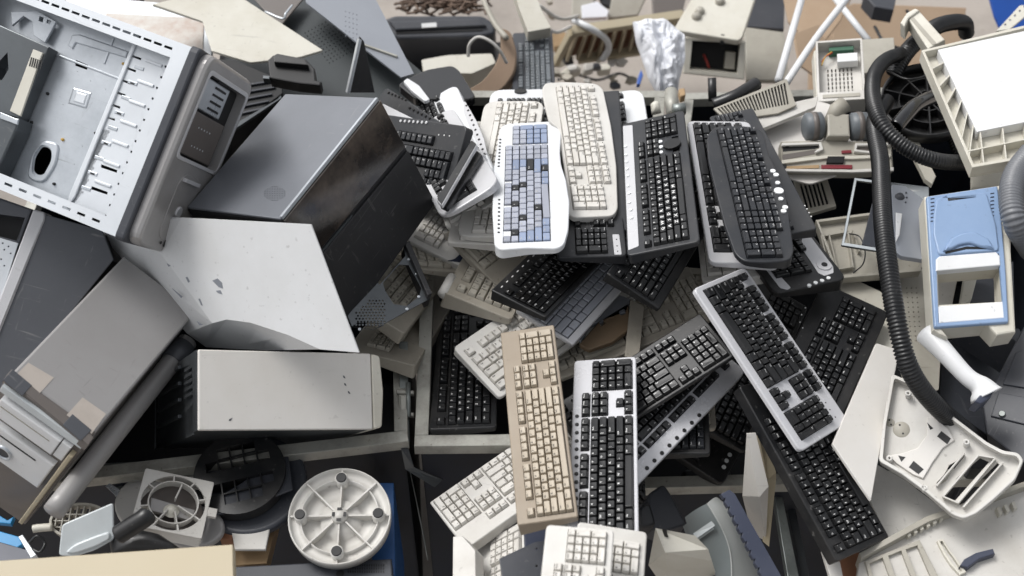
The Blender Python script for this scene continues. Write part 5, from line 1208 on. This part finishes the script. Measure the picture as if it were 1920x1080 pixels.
# bracket box
f = plane3((1262,56,.62),(1385,76,.62),(1410,-10,.66)); R_ = thing('terminal_box', 'cream metal box with its lid tipped up and dark wires inside, behind the bins', 'electrical box', f)
bx('lid', f, R_, [(1262,56),(1300,-8),(1418,-8),(1392,70),(1384,76)], -.02, 0, 'ivory', bev=.004, r=.006)
for q in ((1312,22),(1306,32),(1350,4)): u, v = f.uv(*q); prt(MB().lathe([(0,.014),(.01,.014),(.014,.008),(.016,0)], (u,v), 14), 'knob', 'greybeige', R_, f)
f2 = plane3((1283,140,.50),(1385,150,.50),(1396,78,.60))
mb = MB().prism(f2.pts([(1285,72),(1398,80),(1396,150),(1280,138)]), -.12, 0, bev=.004, holes=[f2.pts([(1298,76),(1388,82),(1382,138),(1293,130)])]); prt(mb, 'shell', 'ivory', R_, f, f2)
prt(MB().prism(f2.pts([(1290,76),(1392,82),(1388,142),(1288,134)]), -.119, -.10), 'inside', 'soft_black', R_, f, f2)
bx('latch', f2, R_, [(1352,64),(1359,65),(1357,84),(1350,83)], 0, .02, 'soft_black', rf=f); bx('terminal', f2, R_, [(1362,98),(1380,100),(1378,132),(1358,130)], -.1, -.03, 'greybeige', rf=f, wp=0)
prt(MB().tube(spline([(*f2.uv(1320,105),-.06),(*f2.uv(1326,118),-.04),(*f2.uv(1330,130),-.05)], 5), .004, 6), 'wire', 'wire_red', R_, f, f2)
sl('floor_board', 'dusty grey-beige board on the floor right of the terminal box', 'board', [(1395,50),(1470,60),(1480,150),(1400,150)], .45, .02, 'greybeige', n=(0,-.3,1), bev=.003)
sl('dark_board', 'dark board at the top right of the terminal box', 'board', [(1405,-20),(1472,-20),(1470,55),(1400,50)], .5, .05, 'slate', n=(0,-.4,1), bev=.003)
# things at the far rails
tb('hinge_pin', 'steel hinge barrel between the far rails of the two bins', 'hinge', [(1258,172,1.0),(1262,216,1.0)], .016, 'rail', 16)
tb('roller', 'worn round steel roller beside the hinge barrel', 'roller', [(1262,206,1.03),(1284,204,1.03)], .014, 'galv', 16)
blob('rubber_plug', 'small ivory grooved plug behind the lettered keyboard', 'plug', [(1220,195),(1228,189),(1236,192),(1240,212),(1222,216)], 1.04, .015, 'ivory', amp=.002)
sl('scrap', 'orange-brown scrap beside the foot of the white sack', 'plastic scrap', [(1272,166),(1284,164),(1286,178),(1276,181)], .9, .02, 'wood', bev=.003, r=.005)
sl('plastic_tab', 'bright blue rounded plastic tab under the lettered keyboard', 'plastic tab', circ((1284,474),9.5,20,8), 1.12, .004, mat('tab_blue','2f6fd6',.35,dirt=.1))
sl('beige_board', 'olive-beige board standing on edge under the black keyboards', 'board', [(1182,561),(1208,574),(1198,672),(1171,668)], 1.035, .03, 'beige', bev=.001)
sl('smooth_shell', 'grey smooth plastic cover beside the slim silver-grey keyboard', 'plastic cover', [(1148,548),(1182,560),(1175,585),(1105,610),(1090,640),(1085,632)], 1.03, .01, 'grey_paint')
R_ = None
f = plane(1125, 605, 1.03, (0,0,1)); slab('brown_tray', 'brown plastic tray with two square recesses below the slim keyboard', 'plastic tray', f, [(1086,645),(1125,600),(1178,568),(1183,614),(1150,640),(1105,656)], .01, mat('brown_plastic','7d6a54',.5,dirt=.3), r=.003, bev=.002, holes=[[(1122,604),(1130,599),(1136,606),(1127,612)],[(1160,584),(1170,579),(1174,588),(1164,592)]])

rnd = random.Random(21)
for k in range(34):
    zone = ((1035,1190,104,160),(1400,1475,60,150),(985,1100,0,60),(1190,1290,0,40),(735,960,70,110))[(0,0,0,1,2,3,4)[k % 7]]
    cx, cy = rnd.uniform(zone[0], zone[1]), rnd.uniform(zone[2], zone[3]); r0 = rnd.uniform(6, 15); na = rnd.randint(4, 6); a0 = rnd.uniform(0, 6)
    pl = [(cx + r0*rnd.uniform(.6,1.2)*math.cos(a0+6.283*i/na), cy + .55*r0*rnd.uniform(.6,1.2)*math.sin(a0+6.283*i/na)) for i in range(na)]
    sl('plastic_fragment', 'small broken plastic fragment among others on the floor behind the bins', 'plastic fragment', pl, .22 + rnd.uniform(0,.1), rnd.uniform(.01,.04), rnd.choice(['ivory','offwhite','greybeige','slate','white_paint','beige']), n=(rnd.uniform(-.5,.5), rnd.uniform(-.7,0), 1), bev=.002, group='broken fragments on the floor behind the bins')
for lab, p in (('thin dark cable winding over the floor behind the keyboards', [(1045,150,.1),(1080,140,.12),(1120,150,.1),(1160,138,.12),(1185,148,.1)]), ('pale cable curled beside the terminal box', [(1400,60,.4),(1425,80,.42),(1440,70,.42),(1455,95,.4),(1430,120,.4)]), ('black cable hanging over the cardboard box', [(1700,20,.6),(1730,60,.6),(1700,90,.58),(1660,80,.6),(1640,50,.6)])):
    tb('cable', lab, 'cable', p, .005, 'hose' if 'pale' not in lab else 'offwhite', 8)
# ------------------------------------------------------------------ bottom left
tb('drain_pipe', 'long grey-brown plastic pipe running down to the lower left', 'pipe', [(352,640,1.10),(225,800,1.11),(100,960,1.12)], .0185, 'taupe', 24)
tb('pipe_collar', 'grey rubber collar on the upper end of the brown pipe', 'pipe collar', [(346,648,1.101),(322,678,1.102)], .0225, 'graphite', 24)
sl('steel_sheet', 'dull blue-grey galvanised sheet under the fan grille', 'steel sheet', [(195,868),(365,860),(405,925),(300,905),(215,930)], .92, .003, 'galv')
f = plane(205, 912, .96); slab('metal_bracket', 'small perforated metal bracket left of the fan grille', 'bracket', f, [(198,911),(206,906),(224,918),(218,930)], .003, 'steel', holes=[circ((208,914),2,8), circ((214,919),2,8)], bev=0)
sl('round_disc', 'cream round plastic cover beneath the square fan grille', 'plastic cover', circ((318,945), 104, 40, 66, .0), .93, .012, 'offwhite', bev=.004)
sl('round_disc', 'pinkish-beige round cover lying lowest under the fan grille', 'plastic cover', circ((360,985), 60, 36, 40), .955, .012, 'taupe', bev=.004)
sl('wood_block', 'splintered orange-brown wood piece right of the fan grille', 'wood piece', [(418,970),(436,965),(440,985),(436,1012),(412,1010),(410,985)], .93, .03, 'brown_wood', bev=.002)
# fan grille
M, s = fit([(0,0,0),(1,0,0),(1,1,0),(0,1,0)], [(245,984),(378,1010),(402,905),(272,876)], 1.02, (.15,.15,.02), ns=.2, ss=.3)
f = Frame(M, s); R_ = thing('fan_grille', 'square cream ventilation fan grille with a round opening and thin spokes', 'fan grille', f); h = min(s[0], s[1])/2
hx, hy = s[0]/2, s[1]/2
prt(MB().prism(rpoly(rect(-hx,-hy,hx,hy), .004), -.004, 0, bev=.001, holes=[circ((0,0), h*.93, 36)]), 'plate', 'offwhite', R_, f)
prt(MB().prism(rpoly(rect(-hx,-hy,hx,hy), .004), -.03, -.0041, holes=[rpoly(rect(-hx+.003,-hy+.003,hx-.003,hy-.003), .003)]), 'side_wall', 'offwhite', R_, f)
prt(MB().ring((0,0), h*.70, h*.735, -.012, .003, 40), 'ring', 'offwhite', R_, f)
for a in (20, 60, 100, 150, 200, 245, 290, 335):
    a = math.radians(a); prt(MB().bar((h*.7*math.cos(a), h*.7*math.sin(a)), (h*.96*math.cos(a), h*.96*math.sin(a)), .0025, -.010, .001), 'spoke', 'offwhite', R_, f)
for a in (245, 290, 335, 80): 
    a = math.radians(a); prt(MB().bar((h*.16*math.cos(a), h*.16*math.sin(a)), (h*.7*math.cos(a), h*.7*math.sin(a)), .0025, -.010, .001), 'spoke', 'offwhite', R_, f)
prt(MB().prism([(-h*.66,.008),(h*.66,.0),(h*.62,-.022),(-h*.6,-.018)], -.016, -.009, bev=.001), 'motor_bridge', 'taupe', R_, f)
prt(MB().lathe([(0,.002),(.006,.002),(.009,-.004),(.014,-.008)], (.0,-.012), 20), 'hub', 'ivory', R_, f)
prt(MB().disc((0,0), h*.94, -.034, -.031, 36), 'back_plate', 'taupe_dark', R_, f)
prt(MB().box(hx, hx+.016, -.012, .006, -.006, .0, bev=.001), 'tab', 'offwhite', R_, f)
# black round grid
f = plane(468, 900, .96, (0,-.1,1)); R_ = thing('round_grid', 'black round plastic grid with square cells over a dusty black disc', 'plastic grid', f)
u0, v0 = f.uv(468, 900); u1, v1 = f.uv(572, 900); r = u1 - u0
prt(MB().lathe([(0,-.03),(r,-.03),(r*1.01,-.02),(r*.97,-.012),(r*.9,-.014),(0,-.02)], (u0,v0), 56), 'disc', 'slate', R_, f)
q = f.uv(452, 893); rr = r*.82
ho = []
n_ = 7; st = rr*2/n_
for i in range(n_):
    for j in range(n_):
        x, y = -rr+st*(i+.5), -rr+st*(j+.5)
        if j == 3: continue
        if math.hypot(abs(x)+st*.45, abs(y)+st*.45) < rr*.98:
            cc = [(x-st*.45,y-st*.45),(x+st*.45,y-st*.45),(x+st*.45,y+st*.45),(x-st*.45,y+st*.45)]
            a = .28; ho.append([(q[0]+p[0]*math.cos(a)-p[1]*math.sin(a), q[1]+p[0]*math.sin(a)+p[1]*math.cos(a)) for p in cc])
prt(MB().prism(circ(q, rr, 44), -.012, .016, holes=ho), 'grid', 'black_plastic', R_, f)
sl('plastic_sheet', 'torn dark grey sheet on the edge of the black disc', 'plastic sheet', [(405,935),(540,850),(549,918),(440,960),(402,965)], .966, .003, 'slate')
# big round tray
f = plane(636, 965, .98, (0,-.15,1)); u1, v1 = f.uv(733, 965); u0, v0 = f.uv(636, 965); r = abs(u1 - u0)
R_ = thing('turntable', 'large cream round base turned upside down, with eight ribs and four rubber feet', 'round base', f); c_ = (u0, v0)
prt(MB().lathe([(0,-.008),(r*.14,-.008),(r*.2,-.012),(r*.36,-.016),(r*.42,-.026),(r*.74,-.022),(r*.745,-.006),(r*.765,-.006),(r*.77,-.014),(r*.955,-.010),(r*.965,-.002),(r*.99,-.002),(r,-.008),(r*.98,-.030),(0,-.034)], c_, 72), 'shell', 'offwhite', R_, f)
for k in range(8):
    a = math.radians(45*k+1); r1 = r*.955
    prt(MB().bar((c_[0]+r*.17*math.cos(a), c_[1]+r*.17*math.sin(a)), (c_[0]+r1*math.cos(a), c_[1]+r1*math.sin(a)), .0028, -.027, -.004), 'rib', 'offwhite', R_, f)
    if k % 2 == 0:
        p = (c_[0]+r*.755*math.cos(a), c_[1]+r*.755*math.sin(a)); prt(MB().lathe([(0,.002),(.0075,.002),(.0078,.004),(.0115,.004),(.012,-.02)], p, 20), 'foot_socket', 'offwhite', R_, f)
        prt(MB().disc(p, .0095, .004, .0065, 18, bev=.001), 'rubber_foot', 'soft_black', R_, f)
prt(MB().lathe([(0,.002),(r*.10,.002),(r*.105,0),(r*.15,0),(r*.16,-.008)], c_, 28), 'hub', 'offwhite', R_, f)
for k in range(4):
    a = k*math.pi/2; prt(MB().bar((c_[0]+r*.11*math.cos(a)-.004*math.sin(a), c_[1]+r*.11*math.sin(a)+.004*math.cos(a)), (c_[0]+r*.11*math.cos(a)+.004*math.sin(a), c_[1]+r*.11*math.sin(a)-.004*math.cos(a)), .005, .0021, .0028), 'slot', 'soft_black', R_, f)
sl('wood_board', 'pale wooden board under the black disc', 'board', [(438,1010),(520,975),(500,1056),(440,1060)], .9, .03, 'wood')
sl('plastic_sheet', 'cream thin panel on the pale wooden board', 'plastic panel', [(432,985),(512,960),(498,1030),(440,1030)], .935, .006, 'offwhite')
f = plane(600, 1068, .93); R_ = thing('vented_box', 'grey plastic box with a field of small vents at the bottom edge', 'box', f)
bx('shell', f, R_, [(436,1062),(734,1047),(740,1130),(436,1130)], -.08, 0, 'slate', bev=.003)
for i in range(16):
    for j in range(3): bx('vent_slot', f, R_, [(652+i*4.4,1058+j*6),(654.2+i*4.4,1058+j*6),(654.2+i*4.4,1062+j*6),(652+i*4.4,1062+j*6)], 0, .0006, 'soft_black', bev=0)
u, v = f.uv(638,1076); prt(MB().disc((u,v), .007, 0, .001, 14), 'knob_hole', 'soft_black', R_, f)
sl('blue_box', 'dark blue metal box edge right of the round base', 'box', [(690,905),(738,905),(742,1110),(700,1110)], .90, .3, 'blue_sheet')
# white lid, lever and small basket
f = plane3((112,1040,1.08),(213,1012,1.08),(213,943,1.12)); slab('plastic_flap', 'translucent white plastic flap with a moulded rim in the lower left', 'plastic flap', f, [(110,1042),(116,984),(212,943),(214,1012),(178,1032),(140,1044)], .006, 'clear', r=.006, bev=.002)
o = bpy.context.scene.collection.objects[-1]; MB().prism(rpoly(ccw(f.pts([(122,1036),(140,1020),(180,1004),(206,996),(208,1010),(176,1026),(140,1038)])), .008), 0, .006, bev=.003).build('moulding', 'clear', o)
tb('lever', 'black plastic lever resting over the white flap', 'lever', [(222,1003,1.12),(245,988,1.13),(270,972,1.14),(276,966,1.14)], .016, 'black_plastic', 16)
blob('black_housing', 'black plastic housing behind the cream panel at the bottom', 'housing', [(205,1015),(262,995),(300,1003),(335,1026),(330,1045),(210,1045)], 1.06, .03, 'black_plastic', n=(0,-.2,1), amp=.001)
f = plane(145, 975, 1.02, (0,-.2,1)); R_ = thing('plastic_basket', 'small oval cream lattice basket under the brown pipe', 'basket', f)
prt(MB().prism(circ(f.uv(148,975), .052, 30, .032), -.02, 0, holes=[circ(f.uv(148,975), .048, 30, .028)]), 'rim', 'greybeige', R_, f)
for k in range(8): a = f.uv(104+k*12, 950); b = f.uv(104+k*12, 1000); kx = abs(k-3.5)/4; m_ = .026*math.sqrt(max(.1,1-kx*kx)); c2 = f.uv(104+k*12, 975); prt(MB().bar((c2[0],c2[1]-m_), (c2[0],c2[1]+m_), .002, -.016, -.002), 'rib', 'greybeige', R_, f)
for k in range(3): c2 = f.uv(148, 963+k*12); prt(MB().bar((c2[0]-.045,c2[1]), (c2[0]+.045,c2[1]), .002, -.016, -.003), 'rib', 'greybeige', R_, f)
tb('knob', 'small cream peg left of the lattice basket', 'peg', [(62,992,1.02),(72,990,1.02),(98,988,1.02)], .007, 'ivory', 12)
sl('cream_board', 'plain cream board along the bottom left edge, closest to the viewer', 'board', [(-20,1052),(437,1020),(441,1120),(-20,1120)], 1.22, .02, 'sand', bev=.002, r=.002)
sl('blue_scrap', 'small cyan plastic strip at the left edge, upper of two', 'plastic piece', [(-20,955),(14,975),(26,968),(20,982),(-20,978)], .98, .01, 'cyan_sheet')
sl('blue_scrap', 'cyan plastic piece at the left edge, lower of two', 'plastic piece', [(-20,990),(36,1006),(42,1020),(30,1028),(-20,1016)], .98, .01, 'cyan_sheet')
sl('dark_scrap', 'dark cloth-like plastic at the bottom left corner', 'plastic piece', [(-20,1010),(50,1030),(80,1050),(-20,1060)], 1.02, .02, 'navy')
sl('metal_plate', 'white-edged metal plate standing below the taupe tower', 'metal plate', [(34,1006),(42,1002),(68,1040),(58,1046)], 1.05, .02, 'steel_white')
tb('cable', 'thin black cable coiled beside the lattice basket', 'cable', [(55,1018,1.05),(70,1005,1.06),(84,1018,1.05),(75,1035,1.05),(62,1030,1.05)], .0025, 'hose', 8)
# strap between the bins
f = plane3((752,640,1.0),(768,640,1.0),(762,850,.93)); R_ = thing('steel_strap', 'steel upright strap with bolted clamps between the two bins', 'strap', f)
bx('strap', f, R_, [(748,640),(764,640),(768,838),(750,840)], -.006, 0, 'galv')
for y in (736, 777): bx('clamp', f, R_, [(742,y-6),(776,y-4),(776,y+3),(744,y+2)], 0, .012, 'rail', bev=.002)
bx('barrel', f, R_, [(746,738),(764,738),(765,772),(747,772)], 0, .016, 'rail', bev=.006)
u0, v0 = f.uv(766,722); u1, v1 = f.uv(767,786); prt(MB().tube([(u0,v0,.012),(u1,v1,.012)], .005, 12), 'bolt', 'galv', R_, f)
o = sheet('bent_strip', 'dark bent steel strip dangling in the gap between the bins', 'steel strip', [[(752,842,.95),(766,842,.95),(776,876,.9),(760,880,.9)], [(760,880,.9),(776,876,.9),(830,900,.86),(815,914,.86)]], .003, 'steel_dark')
tb('wire', 'thin pale wire hanging into the dark gap', 'wire', [(768,880,.8),(785,960,.7),(802,1050,.6)], .0015, 'galv', 6)
# ------------------------------------------------------------------ bottom middle and right of it
sl('dark_plate', 'dark blue-grey plate with drilled holes between the bottom keyboards', 'plate', [(936,1047),(1002,1016),(1026,1012),(1020,1110),(945,1110)], 1.06, .004, 'slate', holes=[circ((1006,1029),2.4,8), circ((1006,1061),2.4,8)])
sl('navy_strip', 'dark navy plastic part under the tan keyboard', 'plastic part', [(982,985),(990,976),(1075,960),(1062,985),(1030,1010),(1000,1040),(984,1030)], 1.02, .03, 'navy', r=.003)
blob('computer_mouse', 'smooth grey rounded plastic shell above the number pad', 'mouse', [(1046,968),(1056,964),(1075,970),(1092,984),(1080,992),(1050,985)], 1.13, .014, 'greengrey', n=(0,0,1), amp=0)
sl('cream_corner', 'cream folded corner piece at the foot of the silver keyboard', 'plastic piece', [(1105,986),(1128,964),(1150,992),(1120,1002)], 1.125, .01, 'ivory')
f = plane(868, 1042, 1.0, (-.5,-.1,1)); o = slab('keyboard_shell', 'cream keyboard shell standing on its side at the bottom left of the heap', 'plastic shell', f, [(849,1006),(866,1004),(891,1032),(892,1120),(848,1120)], .03, 'cream', r=.002)
# cream power supply
f = plane3((1230,991,1.10),(1335,1046,1.10),(1247,1036,1.06)); R_ = thing('power_supply', 'yellowed cream metal box with slanted corners at the bottom centre', 'power supply', f)
mb = MB(); pts = {'a':(1229,990,1.10),'b':(1303,1004,1.10),'c':(1328,1030,1.08),'d':(1335,1052,1.05),'e':(1247,1036,1.08),'f':(1216,1060,1.0),'g':(1250,1110,.9),'h':(1338,1110,.86),'i':(1341,1072,1.0)}
W3 = {k: at(*v) for k, v in pts.items()}; Mi = np.linalg.inv(f.M)
L3 = {k: (Mi @ np.append(v, 1))[:3] for k, v in W3.items()}
def facets(fl, back=.12):
    mb = MB(); vs = list(L3.values()); ks = list(L3.keys())
    mb.add(vs, [tuple(ks.index(c) for c in q) for q in fl]); return mb
top = MB(); ks = list(L3)
for q in ('abce', 'ced', 'aef', 'edig', 'efg', 'gih'):
    top.add([L3[c] for c in q], [tuple(range(len(q)))])
prt(top, 'casing', 'ivory', R_, f)
bx('slot', f, R_, [(1242,996),(1249,994),(1250,1002),(1252,1008),(1246,1006)], -.002, .0006, 'soft_black', bev=0)
for q in ((1260,1031),(1245,994)): u, v = f.uv(*q); prt(MB().disc((u,v), .003, -.001, .0008, 10), 'screw', 'soft_black', R_, f)
# green-grey monitor
R_ = thing('monitor', 'grey-green monitor shell with a curved side, leaning at the bottom', 'monitor', plane(1340,1000,1.0)); f = plane(1340,1000,1.0); Mi = np.linalg.inv(f.M)
lo = lambda *p: (Mi @ np.append(at(*p), 1))[:3]
prof = [(1326,944,1.05),(1345,975,1.05),(1362,1010,1.04),(1371,1050,1.03),(1372,1110,1.02)]
inn = [(1284,970,1.0),(1293,1000,.98),(1300,1040,.96),(1310,1080,.94),(1320,1120,.92)]; out = [(1356,955,.97),(1388,975,.95),(1412,1010,.93),(1442,1060,.89),(1470,1120,.87)]
def loft(A_, B_, bulge, n2=8):
    a = spline([lo(*p) for p in A_], 5); b_ = spline([lo(*p) for p in B_], 5); vs = []; n1 = len(a)
    for i in range(n1):
        for j in range(n2 + 1):
            t = j / n2; q = a[i].lerp(b_[i], t); q.z += bulge * math.sin(math.pi * min(1, t * 1.0)); vs.append(q)
    m2 = n2 + 1
    return vs, [(i*m2+j, i*m2+j+1, (i+1)*m2+j+1, (i+1)*m2+j) for i in range(n1-1) for j in range(n2)]
for nm, A_, B_, m_, bu in (('screen_bezel', inn, prof, 'greengrey_d', .004), ('shell', prof, out, 'greengrey', .030)):
    vs, fs = loft(A_, B_, bu); mb = MB().add(vs, fs, 0, True); n0_ = len(vs)
    mb.add([v - Vector((0,0,.03)) for v in vs], [t[::-1] for t in fs], 0, True); prt(mb, nm, m_, R_, f)
mb = MB(); vs = [lo(*p) for p in ((1300,1000,.995),(1334,977,1.052),(1341,985,1.053),(1303,1012,.995))]; mb.add(vs, [(0,1,2,3)]); vs2 = [np.array(v)-np.array([0,0,.012]) for v in vs]; mb.add(vs2, [(3,2,1,0)]); 
prt(mb, 'label_strip', 'clear', R_, f)
mb = MB(); vs = [lo(*p) for p in ((1284,970,1.0),(1326,944,1.05),(1345,946,1.03),(1354,955,.98),(1310,965,.93))]; mb.add(vs, [tuple(range(5))]); prt(mb, 'top_edge', 'clear', R_, f)
prt(MB().tube(spline([lo(*p) for p in prof], 5), .0016, 8), 'edge_bead', 'greengrey', R_, f)
# toothed bar
f = plane3((1350,925,1.10),(1370,918,1.10),(1450,1100,1.04)); 
L = [(1352,926),(1368,918),(1378,926)]; Rr = [(1482,1110)]; left = []
for k in range(11):
    t = k/11; x = 1352+(1440-1352)*t; y = 926+(1105-926)*t; left += [(x, y),(x+5.5, y+9),(x+9, y+7),(x+8, y+13)]
o = slab('toothed_bar', 'dark blue-grey plastic bar with a row of square teeth, leaning at the bottom', 'plastic bar', f, L + Rr + [(1440,1110)] + left[::-1][:-1], .012, 'toothed', bev=.0008)
# upright boards
f = plane3((1400,812,1.10),(1418,812,1.10),(1440,915,1.02)); 
g1 = plane3((1400,813,1.10),(1441,912,1.02),(1417,812,1.10)); g2 = plane3((1400,813,1.10),(1424,931,1.012),(1392,930,.94))
def zp(fr, L): return [(x, y, zon(fr, x, y)) for x, y in L]
za = zon(g1, 1424, 931)
o = sheet('white_board', 'white painted board standing on edge below the silver slanting keyboard', 'board', [zp(g1, [(1400,813),(1417,812),(1441,912),(1424,931)]), [(1400,813,1.10),(1424,931,za),(1409,1000,za-.16),(1392,930,.96)], [(1424,931,za),(1441,912,1.02),(1436,1015,.86),(1409,1000,za-.16)]], .003, 'warm_white')
o = sheet('wooden_board', 'yellowish wooden board edge behind the white board', 'board', [[(1423,820,1.08),(1431,815,1.08),(1455,885,1.02),(1455,900,1.0),(1440,898,1.0)], [(1440,898,1.0),(1455,900,1.0),(1442,1025,.86),(1430,1015,.86)]], .01, 'sand')
sl('beam', 'dull grey metal strut deep in the gap left of the long black keyboard', 'strut', [(1452,930),(1466,925),(1500,1090),(1478,1090)], .80, .02, 'galv')
sl('beam', 'second dull metal strut deep beside the first', 'strut', [(1475,950),(1490,945),(1520,1090),(1505,1090)], .75, .02, 'steel_dark')
sl('cream_edge', 'cream board edge under the corner of the long black keyboard', 'board', [(1541,1030),(1556,1052),(1575,1052),(1585,1100),(1562,1100)], .97, .01, 'warm_white')
sl('wood_box', 'brown wooden box side between the cream board edge and the equipment base', 'box', [(1560,1045),(1612,1035),(1630,1100),(1575,1100)], .9, .05, 'brown_wood')
# dark scraps in the gap
for px, z, m_, lab in (([(1215,925),(1245,905),(1262,930),(1290,985),(1240,1000),(1212,985)], .92, 'slate', 'dark curved plastic shell in the gap right of the silver keyboard'), ([(1280,880),(1370,872),(1378,935),(1300,950)], .72, 'matte_black', 'flat black box deep in the gap'),
    ([(1196,950),(1220,940),(1232,985),(1200,990)], .95, 'charcoal', 'charcoal plastic piece at the foot of the silver keyboard')):
    sl('dark_scrap', lab, 'plastic scrap', px, z, .04, m_, n=(.2,-.1,1), bev=.006, r=.01)
random.seed(5); mb = MB(); c = at(1202, 920, .98)
for k in range(9):
    pts = [at(1198+random.uniform(-4,10), 902+random.uniform(-6,40), .98+random.uniform(-.02,.03)) - c for _ in range(4)]
    mb.tube(spline([Vector(p.tolist()) for p in pts], 5), .003, 7)
o = mb.build('cable_tangle', 'soft_black', None, Matrix.Translation(Vector(c.tolist()))); tag(o, 'tangled black cables at the right edge of the upright silver keyboard', 'cables')
# ------------------------------------------------------------------ camera, light, render
cam = bpy.data.cameras.new('camera'); co = bpy.data.objects.new('camera', cam); COL.objects.link(co)
co.location = (0, 0, CAMZ); co.rotation_euler = (math.pi / 2 - PITCH, 0, 0)
cam.sensor_width = 36; cam.lens = 18 / math.tan(FOV / 2); cam.clip_end = 200; cam.clip_start = .05
cam.dof.use_dof = True; cam.dof.focus_distance = 2.3; cam.dof.aperture_fstop = 3.6
S.camera = co
w = bpy.data.worlds.new('World'); S.world = w; w.use_nodes = True
nt = w.node_tree; bg = nt.nodes['Background']
sky = nt.nodes.new('ShaderNodeTexSky'); sky.sky_type = 'NISHITA'; sky.sun_disc = False
SUN_EL, SUN_AZ = math.radians(56), math.radians(-58)   # azimuth from +y towards +x
sky.sun_elevation = SUN_EL; sky.sun_rotation = SUN_AZ; sky.dust_density = 4; sky.air_density = 1.0; sky.ozone_density = 1
hs = nt.nodes.new('ShaderNodeHueSaturation'); hs.inputs['Saturation'].default_value = .16
nt.links.new(sky.outputs[0], hs.inputs['Color']); nt.links.new(hs.outputs[0], bg.inputs['Color'])
bg.inputs['Strength'].default_value = .115
sl = bpy.data.lights.new('sun', 'SUN'); so = bpy.data.objects.new('sun', sl); COL.objects.link(so)
sl.energy = 1.05; sl.angle = math.radians(22); sl.color = (1, .985, .965)
d = Vector((math.sin(SUN_AZ) * math.cos(SUN_EL), math.cos(SUN_AZ) * math.cos(SUN_EL), math.sin(SUN_EL)))
so.rotation_euler = d.to_track_quat('Z', 'Y').to_euler(); so.location = (0, 0, 6)
S.view_settings.view_transform = 'Standard'; S.view_settings.look = 'None'; S.view_settings.gamma = 1
S.view_settings.exposure = .68
S.render.resolution_x = 1024; S.render.resolution_y = 576
try:
    S.cycles.max_bounces = 6; S.cycles.diffuse_bounces = 3; S.cycles.glossy_bounces = 3
except Exception: pass
